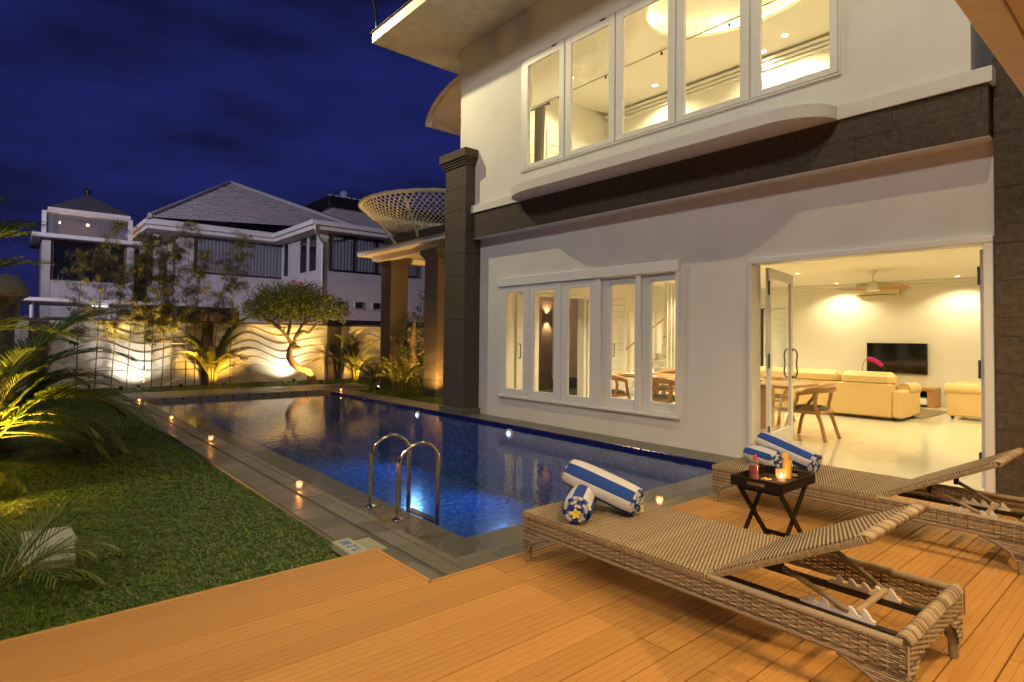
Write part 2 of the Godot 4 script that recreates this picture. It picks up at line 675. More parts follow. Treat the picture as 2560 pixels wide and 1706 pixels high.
func grounds() -> void:
	# the land round about, with a hole for the pool
	var b := B.new()
	var y := -0.16
	var ring := [[-600, 600, -600, -15.3], [-600, 600, -3.2, 600], [-600, 2.2, -15.3, -3.2], [6.9, 600, -15.3, -3.2]]
	for q: Array in ring:
		b.quad(Vector3(q[0], y, q[3]), Vector3(q[1], y, q[3]), Vector3(q[1], y, q[2]), Vector3(q[0], y, q[2]))
	ground_piece("ground", b, M.street)
	# lawn: thin soil sheets under the grass
	b = B.new()
	y = -0.115
	for q: Array in [[-9.0, 1.86, -16.9, -3.68], [-9.0, 14.0, -19.3, -16.9], [7.25, 12.0, -16.9, -10.0]]:
		b.quad(Vector3(q[0], y, q[3]), Vector3(q[1], y, q[3]), Vector3(q[1], y, q[2]), Vector3(q[0], y, q[2]))
	ground_piece("lawn_soil", b, M.soil)
	# grass tufts
	var tuft := B.new()
	for k in 7:
		var a := rnd(0, TAU)
		var o := Vector3(rnd(-0.02, 0.02), 0, rnd(-0.02, 0.02))
		var lean := rnd(0.3, 1.2)
		var hgt := rnd(0.022, 0.04)
		var dir := Vector3(cos(a), 0, sin(a))
		var side := Vector3(-dir.z, 0, dir.x) * 0.0028
		var mid := o + dir * hgt * lean * 0.4 + Vector3.UP * hgt * 0.65
		var tip := o + dir * hgt * lean * 1.3 + Vector3.UP * hgt * 0.8
		tuft.quad(o - side, o + side, mid + side * 0.8, mid - side * 0.8)
		tuft.tri(mid - side * 0.8, mid + side * 0.8, tip)
	var where := []
	var tints := []
	var patch := noise(71, 0.35)
	var dry := noise(72, 0.8)
	var r := RandomNumberGenerator.new()
	r.seed = 5
	var zones := [[-1.4, 1.87, -6.5, -3.69, 30000], [-1.4, 1.87, -10.0, -6.5, 19000], [-0.6, 1.86, -17.0, -10.0, 14000], [-0.6, 12.0, -19.25, -16.92, 22000], [7.27, 12.0, -16.9, -10.1, 15000], [9.0, 13.0, -12.8, -10.0, 2500]]
	for q: Array in zones:
		var far: float = -q[3] / 12.0
		for k in q[4]:
			var x := r.randf_range(q[0], q[1])
			var z := r.randf_range(q[2], q[3])
			var s := r.randf_range(0.75, 1.35) * (1.0 + far * 0.45)
			where.append(Transform3D(Basis(Vector3.UP, r.randf() * TAU).scaled(Vector3(s, s * r.randf_range(0.8, 1.25), s)), Vector3(x, -0.116, z)))
			var f := patch.get_noise_2d(x * 10, z * 10) * 0.5 + 0.5
			var c := Color(0.05, 0.115, 0.005).lerp(Color(0.10, 0.165, 0.009), f)
			var g := dry.get_noise_2d(x * 10, z * 10)
			if r.randf() < 0.10 + 0.25 * maxf(g, 0.0):
				c = c.lerp(Color(0.17, 0.125, 0.045), 0.75)
			tints.append(c * r.randf_range(0.75, 1.25))
	var gr := copies("grass", tuft.mesh(), M.blade, where, tints, null)
	tag(gr, "short rough green lawn grass round the pool", "")


func deck() -> void:
	var d := ground_root("deck", "orange brown timber deck with grooved boards")
	# one board profile: pitch 0.1695 with three fine grooves
	var w := 0.1633
	var prof := PackedVector2Array()
	prof.append(Vector2(0, -0.024))
	prof.append(Vector2(0, -0.003))
	prof.append(Vector2(0.003, 0))
	for k in 3:
		var g := w * (k + 1) / 4.0
		prof.append(Vector2(g - 0.0028, 0))
		prof.append(Vector2(g - 0.0014, -0.0032))
		prof.append(Vector2(g + 0.0014, -0.0032))
		prof.append(Vector2(g + 0.0028, 0))
	prof.append(Vector2(w - 0.003, 0))
	prof.append(Vector2(w, -0.003))
	prof.append(Vector2(w, -0.024))
	var shapes := {}
	var lay := func(x0: float, x1: float, z: float, k: int) -> void:
		var key := "%.3f" % (x1 - x0)
		if not shapes.has(key):
			var b := B.new()
			# profile x -> -z, pushed along x
			b.extrude(prof, x1 - x0, Transform3D(Basis(Vector3(0, 0, -1), Vector3(0, 1, 0), Vector3(1, 0, 0)), Vector3.ZERO))
			shapes[key] = b.mesh()
		part("plank", shapes[key], M.deck[k % 4], d, Vector3(x0, rnd(-0.0012, 0.0006), z))
	var gap := 0.0025
	var n := 0
	for i in range(-4, 30):
		# row i lies between z = -2.97 + 0.1695 i and the next
		var z := -2.97 + 0.1695 * (i + 1) - 0.003
		var right := 1.925 if i < 0 else 6.97
		var cuts := [-2.6]
		if i < 0:
			cuts.append(right)
		else:
			var shift := 0.0 if i % 2 == 1 else 1.16
			for c: float in [0.06, 2.365, 4.662]:
				cuts.append(c + (shift if c > 1.0 else 0.6 * shift))
			if i in [0, 2, 4]:
				cuts = [-2.6, 0.06, 2.365, 4.662]
			cuts.append(right)
		for k in cuts.size() - 1:
			lay.call(cuts[k] + gap, cuts[k + 1] - gap, z, (n * 7 + k * 3) % 11)
			n += 1
	# edge boards and joists
	var b := B.new()
	b.span(Vector3(-2.6, -0.09, -3.685), Vector3(1.955, 0.0, -3.652), 0.003)
	part("edge_board", b, M.deck[1], d)
	b = B.new()
	b.span(Vector3(1.929, -0.09, -3.651), Vector3(1.955, 0.0, -2.976), 0.003)
	part("edge_board", b, M.deck[2], d)
	b = B.new()
	b.span(Vector3(1.929, -0.06, -3.003), Vector3(6.97, 0.0, -2.974), 0.003)
	part("edge_board", b, M.deck[0], d)
	b = B.new()
	b.span(Vector3(-2.6, -0.1, -2.95), Vector3(6.9, -0.03, 2.1))
	b.span(Vector3(-2.6, -0.1, -3.64), Vector3(1.92, -0.031, -2.95))
	part("joist_bed", b, M.dark, d)


func pool() -> void:
	var r := RandomNumberGenerator.new()
	r.seed = 8
	var c := ground_root("pool_coping", "grey stone pool surround")
	var b := B.new()
	b.span(Vector3(1.86, -0.15, -16.9), Vector3(2.098, -0.062, -2.98))
	b.span(Vector3(2.134, -0.15, -15.2), Vector3(2.35, -0.0615, -2.98))
	b.span(Vector3(2.35, -0.15, -3.31), Vector3(7.06, -0.061, -2.98))
	b.span(Vector3(6.60, -0.15, -15.1), Vector3(7.25, -0.0605, -3.31))
	part("mortar_bed", b, M.grout, c)
	var shapes := {}
	var slab := func(x0: float, x1: float, z0: float, z1: float, top: float, edge := 0.0025) -> void:
		var key := "%.3f %.3f" % [x1 - x0, z1 - z0]
		if not shapes.has(key):
			var q := B.new()
			q.box(Vector3(0, -0.02, 0), Vector3(x1 - x0 - 0.005, 0.04, z1 - z0 - 0.005), edge)
			shapes[key] = q.mesh()
		var o := part("paver", shapes[key], M.pave[r.randi() % 3], c, Vector3((x0 + x1) / 2, top + r.randf_range(-0.0015, 0.001), (z0 + z1) / 2))
		o.rotation = Vector3(r.randf_range(-0.003, 0.003), 0, r.randf_range(-0.003, 0.003))
	for i in 40:
		var z := -3.11 - 0.325 * i
		if z - 0.325 < -16.3:
			break
		if i != 2:
			slab.call(1.86, 2.10, z - 0.325, z, -0.048)
		if z - 0.325 > -15.2:
			slab.call(2.134, 2.272, z - 0.325, z, -0.05)
			slab.call(2.272, 2.362, z - 0.325, z, -0.052, 0.012)
	for i in 15:
		var x := 2.272 + 0.325 * i
		if x > 6.9:
			break
		slab.call(x, x + 0.325, -3.11, -2.99, -0.05)
		slab.call(x, x + 0.325, -3.235, -3.11, -0.0505)
		if x < 6.5:
			slab.call(x + 0.08, x + 0.405, -3.328, -3.235, -0.052, 0.012)
	for i in 36:
		var z := -3.33 - 0.40 * i
		if z - 0.4 < -15.3:
			break
		if z > -9.4:
			slab.call(6.575, 7.06, z - 0.4, z, -0.046)
		else:
			slab.call(6.575, 6.93, z - 0.4, z, -0.046)
			slab.call(6.93, 7.25, z - 0.4, z, -0.058)
	# the far side: broad pale coping on a low upstand with overflow slots
	for i in 14:
		var x := 2.10 + 0.42 * i
		slab.call(x, x + 0.42, -16.85, -16.2, 0.0)
		slab.call(x, x + 0.42, -16.2, -15.55, 0.0)
	b = B.new()
	b.span(Vector3(2.0, -0.15, -16.84), Vector3(7.9, -0.035, -15.56))
	part("coping_base", b, M.grout, c)
	b = B.new()
	b.span(Vector3(2.0, -0.6, -15.545), Vector3(6.95, -0.005, -15.29), 0.02)
	part("overflow_wall", b, M.pave[1], c)
	for i in 11:
		var q := B.new()
		q.box(Vector3.ZERO, Vector3(0.05, 0.05, 0.012), 0.01)
		part("overflow_slot", q, M.black, c, Vector3(2.75 + 0.36 * i, -0.055, -15.286))
	b = B.new()
	b.span(Vector3(2.098, -0.15, -15.2), Vector3(2.134, -0.105, -2.98))
	part("drain_channel", b, M.black, c)
	# depth mark painted on its own pale slab
	var mark := thing("depth_marker", "pale slab painted with blue depth figures at the deck corner", "sign", Vector3(1.858, -0.024, -3.885))
	b = B.new()
	b.box(Vector3(0, -0.025, 0), Vector3(0.137, 0.06, 0.33), 0.006)
	part("slab", b, M.slab, mark)
	var tm := TextMesh.new()
	tm.text = "1.2 M"
	var sf := SystemFont.new()
	sf.font_names = PackedStringArray(["Droid Sans"])
	sf.font_weight = 700
	tm.font = sf
	tm.font_size = 48
	tm.pixel_size = 0.0019
	tm.depth = 0.0015
	var txt := part("lettering", tm, mat(Color(0.02, 0.13, 0.45), 0.6), mark, Vector3(0, 0.0054, 0))
	txt.basis = Basis(Vector3(0, 0, -1), Vector3(-1, 0, 0), Vector3(0, 1, 0))
	# basin
	b = B.new()
	var fl := -1.25
	b.quad(Vector3(2.35, fl, -3.3), Vector3(6.58, fl, -3.3), Vector3(6.58, fl, -15.3), Vector3(2.35, fl, -15.3))
	b.quad(Vector3(6.575, fl, -15.3), Vector3(6.575, fl, -3.3), Vector3(6.575, -0.13, -3.3), Vector3(6.575, -0.13, -15.3))
	b.quad(Vector3(2.735, fl, -3.3), Vector3(2.735, fl, -15.3), Vector3(2.735, -0.125, -15.3), Vector3(2.735, -0.125, -3.3))
	b.quad(Vector3(6.6, fl, -3.735), Vector3(2.7, fl, -3.735), Vector3(2.7, -0.125, -3.735), Vector3(6.6, -0.125, -3.735))
	b.quad(Vector3(2.3, fl, -15.285), Vector3(6.6, fl, -15.285), Vector3(6.6, -0.2, -15.285), Vector3(2.3, -0.2, -15.285))
	var basin := ground_piece("pool_basin", b, M.mosaic)
	b = B.new()
	b.span(Vector3(2.355, -0.30, -15.28), Vector3(2.734, -0.112, -3.33))
	b.span(Vector3(2.734, -0.30, -3.734), Vector3(6.57, -0.112, -3.33))
	part("shelf", b, M.shelf, basin)
	for i in 72:
		# blue glazed nosing along the house side
		var q := B.new()
		if i == 0:
			q.box(Vector3.ZERO, Vector3(0.03, 0.052, 0.158), 0.008)
			taken["nosing"] = q.mesh()
		part("edge_tile", taken["nosing"], M.bluetile, basin, Vector3(6.572, -0.073, -3.42 - 0.163 * i))
	b = B.new()
	b.span(Vector3(6.566, -0.135, -15.28), Vector3(6.60, -0.10, -3.33), 0.004)
	part("edge_tile_row", b, M.bluetile, basin)
	# water
	b = B.new()
	b.quad(Vector3(2.34, -0.098, -3.315), Vector3(6.59, -0.098, -3.315), Vector3(6.59, -0.098, -15.30), Vector3(2.34, -0.098, -15.30))
	ground_piece("pool_water", b, M.water)
	# two lamps in the side wall, one deeper on the far side
	for q: Array in [[-10.668, "round underwater pool lamp nearer the stone pillar"], [-7.709, "round underwater pool lamp below the ground floor windows"]]:
		var t := thing("pool_lamp", q[1], "pool light", Vector3(6.56, -0.20, q[0]), 0, "lamps in the pool wall")
		b = B.new()
		b.lathe([Vector2(0.0, 0.0), Vector2(0.085, 0.0), Vector2(0.085, 0.0), Vector2(0.085, 0.02), Vector2(0.085, 0.02), Vector2(0.055, 0.026), Vector2(0.055, 0.026), Vector2(0.0, 0.026)], Vector3.ZERO, 24, Basis(Vector3.BACK, PI / 2))
		part("rim", b, M.plasticwhite, t)
		b = B.new()
		b.lathe([Vector2(0.042, 0.0), Vector2(0.038, 0.010), Vector2(0.0, 0.013)], Vector3(-0.026, 0, 0), 20, Basis(Vector3.BACK, PI / 2))
		part("lens", b, shine(Color(0.65, 0.9, 1.0), 4.0), t)
		spot(t, Vector3(-0.06, 0, 0), Vector3(-3.0, -0.75, 0.2), Color(0.45, 0.72, 1.0), 3.4, 80.0, 0.7, 0.05)
	# ladder rails
	var lad := thing("pool_ladder", "polished steel ladder rails hooped over the pool edge", "pool ladder", Vector3(2.55, -0.1, -4.69))
	for s: float in [0.0, 1.0]:
		var z := 0.25 if s == 0.0 else -0.25
		var pts := [Vector3(0, -0.01, z), Vector3(0, 0.20, z), Vector3(0, 0.36, z)]
		for k in 15:
			var a := PI - PI * (k + 0.5) / 15.0
			pts.append(Vector3(0.1975 + 0.1975 * cos(a), 0.44 + 0.175 * sin(a), z))
		pts.append(Vector3(0.395, 0.36, z))
		pts.append(Vector3(0.395, -0.75, z))
		b = B.new()
		b.tube(pts, 0.0205, 14)
		part("rail", b, M.steel, lad)
		b = B.new()
		b.lathe([Vector2(0.05, -0.002), Vector2(0.05, 0.004), Vector2(0.035, 0.014), Vector2(0.021, 0.02)], Vector3(0, 0, z), 20)
		part("flange", b, M.steel, lad)
	for k in 3:
		b = B.new()
		b.box(Vector3(0.395, -0.10 - 0.24 * k, 0), Vector3(0.075, 0.025, 0.47), 0.006)
		part("tread", b, M.steel, lad)


func villa() -> void:
	var v := thing("villa", "white two storey villa with a dark stone band and lit windows beside the pool", "house", Vector3(7.05, -0.1, -5.0))
	var at := -v.position
	var put := func(called: String, b: B, m: Material, parent: Node3D = v) -> MeshInstance3D:
		return part(called, b, m, parent, at if parent == v else Vector3.ZERO)
	# ground floor front: openings for the window bank and the folding door
	var b := B.new()
	b.span(Vector3(7.05, -0.15, -9.95), Vector3(7.20, 3.349, -8.60))
	b.span(Vector3(7.05, 2.42, -8.60), Vector3(7.20, 3.349, -1.30))
	b.span(Vector3(7.05, -0.15, -8.60), Vector3(7.20, 0.36, -4.68))
	b.span(Vector3(7.05, -0.15, -4.68), Vector3(7.20, 2.42, -3.66))
	b.span(Vector3(7.05, -0.15, -3.66), Vector3(7.20, -0.004, -1.30))
	b.span(Vector3(7.05, -0.15, -1.30), Vector3(7.20, 3.349, 1.0))
	put.call("front_wall", b, M.wall)
	# upper front
	b = B.new()
	b.span(Vector3(6.90, 3.85, -9.74), Vector3(7.10, 7.30, -7.86))
	b.span(Vector3(6.90, 6.42, -7.86), Vector3(7.10, 7.30, -2.55))
	b.span(Vector3(6.90, 3.85, -7.86), Vector3(7.10, 4.38, -2.55))
	b.span(Vector3(6.90, 3.85, -2.55), Vector3(7.10, 7.30, -1.40))
	put.call("upper_wall", b, M.wall)
	b = B.new()
	b.span(Vector3(7.10, 3.0, -9.74), Vector3(16.0, 7.30, -9.60))
	put.call("side_wall", b, M.wall)
	b = B.new()
	b.span(Vector3(7.10, 3.62, -1.54), Vector3(12.0, 7.30, -1.40))
	put.call("side_wall", b, M.wall)
	# stone band of cut blocks on a core
	b = B.new()
	b.span(Vector3(6.873, 3.358, -9.2), Vector3(7.10, 3.85, -1.255))
	put.call("band_core", b, M.black)
	b = B.new()
	b.span(Vector3(6.836, 3.347, -9.2), Vector3(7.06, 3.357, -1.255))
	put.call("band_underside", b, M.wall)
	for row in 2:
		var z := -9.2
		var first := 0.42 if row == 0 else 0.72
		while z < -1.26:
			var w := minf(first, -1.257 - z)
			first = 0.72 + 0.06 * sin(z * 7.0 + row)
			b = B.new()
			b.span(Vector3(6.83 + rnd(-0.003, 0.002), 3.358 + 0.246 * row, z + 0.001), Vector3(6.874, 3.602 + 0.246 * row, z + w - 0.001), 0.002)
			put.call("stone_block", b, M.stone)
			z += w
	# ledge with its long rounded bay
	var poly := PackedVector2Array()
	for q: Vector2 in [Vector2(6.98, 9.225), Vector2(6.80, 9.225), Vector2(6.80, 7.85)]:
		poly.append(q)
	for k in 13:
		var a := PI / 2 * k / 12.0
		poly.append(Vector2(6.80 - 0.445 * sin(a), 7.85 - 0.75 * (1.0 - cos(a))))
	for k in 13:
		var a := PI / 2 * k / 12.0
		poly.append(Vector2(6.80 - 0.445 * cos(a), 3.15 - 0.60 * sin(a)))
	for q: Vector2 in [Vector2(6.80, 2.54), Vector2(6.80, 1.225), Vector2(6.98, 1.225)]:
		poly.append(q)
	b = B.new()
	b.extrude(poly, 0.142, Transform3D(Basis(Vector3(1, 0, 0), Vector3(0, 0, -1), Vector3(0, 1, 0)), Vector3(0, 3.848, 0)))
	put.call("ledge", b, M.wall)
	# dark stone cladding right of the door
	b = B.new()
	b.span(Vector3(7.0, -0.15, -1.249), Vector3(7.049, 4.6, 1.5))
	put.call("cladding_core", b, M.black)
	var y := -0.05
	var row := 0
	while y < 4.5:
		var z := -1.25
		var w := 0.7 if row % 2 == 0 else 0.35
		var h := 0.345 if row % 3 != 2 else 0.172
		while z < 0.6:
			b = B.new()
			b.span(Vector3(6.965 + rnd(-0.003, 0.003), y + 0.0012, z + 0.001), Vector3(7.001, y + h - 0.0012, z + w - 0.001), 0.002)
			put.call("stone_block", b, M.stone)
			z += w
			w = 0.7
		y += h
		row += 1
	# roof: soffit, fascia, tiled slopes
	b = B.new()
	b.span(Vector3(5.46, 7.30, -10.66), Vector3(16.5, 7.36, 2.6))
	put.call("soffit", b, M.soffit)
	b = B.new()
	b.span(Vector3(5.40, 7.292, -10.72), Vector3(5.459, 7.50, 2.66), 0.004)
	b.span(Vector3(5.459, 7.292, -10.72), Vector3(16.5, 7.50, -10.661), 0.004)
	put.call("fascia", b, M.soffit)
	b = B.new()
	var e := [Vector3(5.36, 7.5, -10.76), Vector3(16.6, 7.5, -10.76), Vector3(16.6, 7.5, 2.7), Vector3(5.36, 7.5, 2.7)]
	var r0 := Vector3(11, 10.6, -5.2)
	var r1 := Vector3(11, 10.6, -2.8)
	b.tri(e[1], e[0], r0)
	b.tri(e[3], e[2], r1)
	b.quad(e[0], e[3], r1, r0)
	b.quad(e[2], e[1], r0, r1)
	put.call("roof", b, M.roof)
	# arched metal awning over a side window round the corner
	b = B.new()
	b.sheet(func(u: float, t: float) -> Vector3:
		var a := PI / 2 * t
		return Vector3(7.15 + 1.6 * u, 6.25 + 0.78 * sin(a), -9.75 - 1.75 * cos(a)), 8, 12)
	b.sheet(func(u: float, t: float) -> Vector3:
		var a := PI / 2 * t
		return Vector3(8.75 - 1.6 * u, 6.25 + 0.75 * sin(a), -9.75 - 1.70 * cos(a)), 8, 12)
	var aw: Node3D = put.call("side_awning", b, M.blush)
	for k in 3:
		b = B.new()
		var pts := []
		for i in 11:
			var a := PI / 2 * i / 10.0
			pts.append(Vector3(7.25 + 0.7 * k, 6.25 + 0.72 * sin(a), -9.75 - 1.66 * cos(a)))
		b.tube(pts, 0.025, 6)
		part("awning_rib", b, M.blush, aw)
	upper_windows(v, at)
	lower_windows(v, at)
	folding_door(v, at)
	interior_shell(v, at)
	# porch canopy over the deck: carried by the villa, mostly overhead of the camera
	var c := thing("porch_canopy", "pale pinkish flat porch canopy jutting out above the deck at the top right", "canopy", Vector3(7.0, 3.4, -0.9))
	b = B.new()
	b.span(Vector3(-9.6, 0.03, 0.18), Vector3(-0.036, 0.2, 4.4), 0.004)
	part("canopy_slab", b, M.blush, c)
	b = B.new()
	b.span(Vector3(-9.6, 0.0, 0.0), Vector3(-0.037, 0.215, 0.179), 0.006)
	part("canopy_edge", b, M.blush, c)


func sash(z0: float, z1: float, y0: float, y1: float, g: Array, x: float, t: float) -> B:
	# casement frame: outside z0..z1, y0..y1; glass g = [z0, z1, y0, y1]; front face at x, t thick
	var b := B.new()
	b.span(Vector3(x, y0, z0), Vector3(x + t, y1, g[0]), 0.004)
	b.span(Vector3(x, y0, g[1]), Vector3(x + t, y1, z1), 0.004)
	b.span(Vector3(x + 0.001, y0, g[0]), Vector3(x + t - 0.001, g[2], g[1]), 0.004)
	b.span(Vector3(x + 0.001, g[3], g[0]), Vector3(x + t - 0.001, y1, g[1]), 0.004)
	return b


func pane(g: Array, x: float, parent: Node3D) -> void:
	var q := B.new()
	q.quad(Vector3(x, g[2] - 0.01, g[0] - 0.01), Vector3(x, g[2] - 0.01, g[1] + 0.01), Vector3(x, g[3] + 0.01, g[1] + 0.01), Vector3(x, g[3] + 0.01, g[0] - 0.01))
	part("pane", q, M.glass, parent)


func upper_windows(v: Node3D, at: Vector3) -> void:
	var b := B.new()
	b.span(Vector3(6.872, 6.375, -7.865), Vector3(6.97, 6.425, -2.545), 0.004)
	b.span(Vector3(6.872, 4.372, -7.865), Vector3(6.97, 4.395, -2.545), 0.004)
	b.span(Vector3(6.875, 4.396, -7.865), Vector3(6.97, 6.374, -7.825), 0.004)
	b.span(Vector3(6.875, 4.396, -2.57), Vector3(6.97, 6.374, -2.545), 0.004)
	for k in 4:
		var z := -6.77 + 1.0625 * k
		b.span(Vector3(6.89, 4.396, z - 0.012), Vector3(6.97, 6.374, z + 0.012), 0.003)
	part("window_frame", b, M.trim, v, at)
	for k in 5:
		var z0 := -7.82 if k == 0 else -6.755 + 1.0625 * (k - 1)
		var z1 := -6.785 + 1.0625 * k if k < 4 else -2.573
		var gz: float = [-7.675, -6.625, -5.56, -4.51, -3.448][k]
		var ge: float = [-6.90, -5.832, -4.775, -3.714, -2.655][k]
		var g := [gz, ge, 4.478, 6.24]
		var s := part("window_sash", sash(z0, z1, 4.40, 6.37, g, 6.866, 0.05), M.trim, v, at)
		pane(g, 6.895, s)
		b = B.new()
		b.box(Vector3(6.862, 6.36, ge - 0.12), Vector3(0.02, 0.02, 0.1), 0.003)
		part("hinge", b, M.dark, s)


func lower_windows(v: Node3D, at: Vector3) -> void:
	var b := B.new()
	b.span(Vector3(6.985, 2.385, -8.64), Vector3(7.06, 2.54, -4.672), 0.006)
	b.span(Vector3(6.99, 0.345, -8.585), Vector3(7.10, 0.388, -4.672), 0.005)
	b.span(Vector3(6.995, 0.389, -4.727), Vector3(7.12, 2.384, -4.665), 0.005)
	b.span(Vector3(7.01, 0.389, -8.60), Vector3(7.12, 2.384, -8.555), 0.005)
	for q: Array in [[-7.775, -7.737, 7.005], [-6.99, -6.955, 7.005], [-6.165, -6.085, 7.0], [-5.404, -5.318, 7.0]]:
		b.span(Vector3(q[2], 0.389, q[0]), Vector3(7.12, 2.384, q[1]), 0.004)
	part("window_frame", b, M.white, v, at)
	var spec := [[-8.553, -7.777, -8.38, -7.907, 7.012], [-7.735, -6.992, -7.628, -7.128, 7.012], [-6.953, -6.167, -6.80, -6.32, 7.016], [-6.083, -5.406, -5.925, -5.463, 7.055], [-5.316, -4.729, -5.172, -4.75, 7.055]]
	for k in 5:
		var q: Array = spec[k]
		var low := 0.392
		var g := [q[2], q[3], 0.508 if k < 3 else 0.54, 2.266]
		var s := part("window_sash", sash(q[0], q[1], low, 2.382, g, q[4], 0.045), M.white, v, at)
		pane(g, q[4] + 0.025, s)


func door_leaf(v: Node3D, hinge_at: Vector3, turn: float, flip: float) -> void:
	# glazed leaf 1.16 wide, 2.36 high, along local +x from its hinges
	var leaf := Node3D.new()
	leaf.name = "door"
	v.add_child(leaf, true)
	leaf.position = hinge_at - v.position
	leaf.rotation.y = turn
	var w := 1.16
	var h := 2.36
	var b := B.new()
	b.span(Vector3(0, 0.02, -0.02), Vector3(0.11, h, 0.02), 0.004)
	b.span(Vector3(w - 0.11, 0.02, -0.02), Vector3(w, h, 0.02), 0.004)
	b.span(Vector3(0.11, 0.02, -0.019), Vector3(w - 0.11, 0.26, 0.019), 0.004)
	b.span(Vector3(0.11, h - 0.13, -0.019), Vector3(w - 0.11, h, 0.019), 0.004)
	part("door_frame", b, M.white, leaf)
	b = B.new()
	b.quad(Vector3(0.1, 0.25, 0), Vector3(w - 0.1, 0.25, 0), Vector3(w - 0.1, h - 0.12, 0), Vector3(0.1, h - 0.12, 0))
	part("pane", b, M.glass, leaf)
	for side: float in [-1.0, 1.0]:
		b = B.new()
		b.tube(curve([Vector3(w - 0.055, 0.93, 0.02 * side), Vector3(w - 0.055, 0.93, 0.06 * side), Vector3(w - 0.055, 1.0, 0.085 * side), Vector3(w - 0.055, 1.12, 0.075 * side), Vector3(w - 0.055, 1.24, 0.085 * side), Vector3(w - 0.055, 1.31, 0.06 * side), Vector3(w - 0.055, 1.31, 0.02 * side)], 24), 0.010, 8)
		b.lathe([Vector2(0.022, 0), Vector2(0.022, 0.008), Vector2(0.0, 0.008)], Vector3(w - 0.055, 0.93, 0.02 * side), 12, Basis(Vector3.RIGHT, PI / 2 * side))
		b.lathe([Vector2(0.022, 0), Vector2(0.022, 0.008), Vector2(0.0, 0.008)], Vector3(w - 0.055, 1.31, 0.02 * side), 12, Basis(Vector3.RIGHT, PI / 2 * side))
		part("handle", b, M.iron, leaf)
	for y: float in [0.28, 1.18, 2.1]:
		b = B.new()
		b.box(Vector3(-0.02, y, 0.024 * flip), Vector3(0.07, 0.18, 0.006), 0.002)
		b.tube([Vector3(-0.005, y - 0.09, 0.027 * flip), Vector3(-0.005, y + 0.09, 0.027 * flip)], 0.007, 8)
		part("hinge", b, M.iron, leaf)


func folding_door(v: Node3D, at: Vector3) -> void:
	var b := B.new()
	b.span(Vector3(6.99, -0.05, -3.665), Vector3(7.22, 2.385, -3.62), 0.005)
	b.span(Vector3(6.985, 2.386, -3.672), Vector3(7.22, 2.45, -1.262), 0.005)
	b.span(Vector3(6.99, -0.05, -1.34), Vector3(7.22, 2.385, -1.262), 0.005)
	part("door_frame", b, M.white, v, at)
	b = B.new()
	b.span(Vector3(6.975, -0.12, -3.62), Vector3(7.21, 0.001, -1.342), 0.004)
	part("threshold", b, M.tile, v, at)
	door_leaf(v, Vector3(7.27, 0.0, -3.56), 0.18, 1.0)
	door_leaf(v, Vector3(7.27, 0.0, -1.40), -0.06, -1.0)


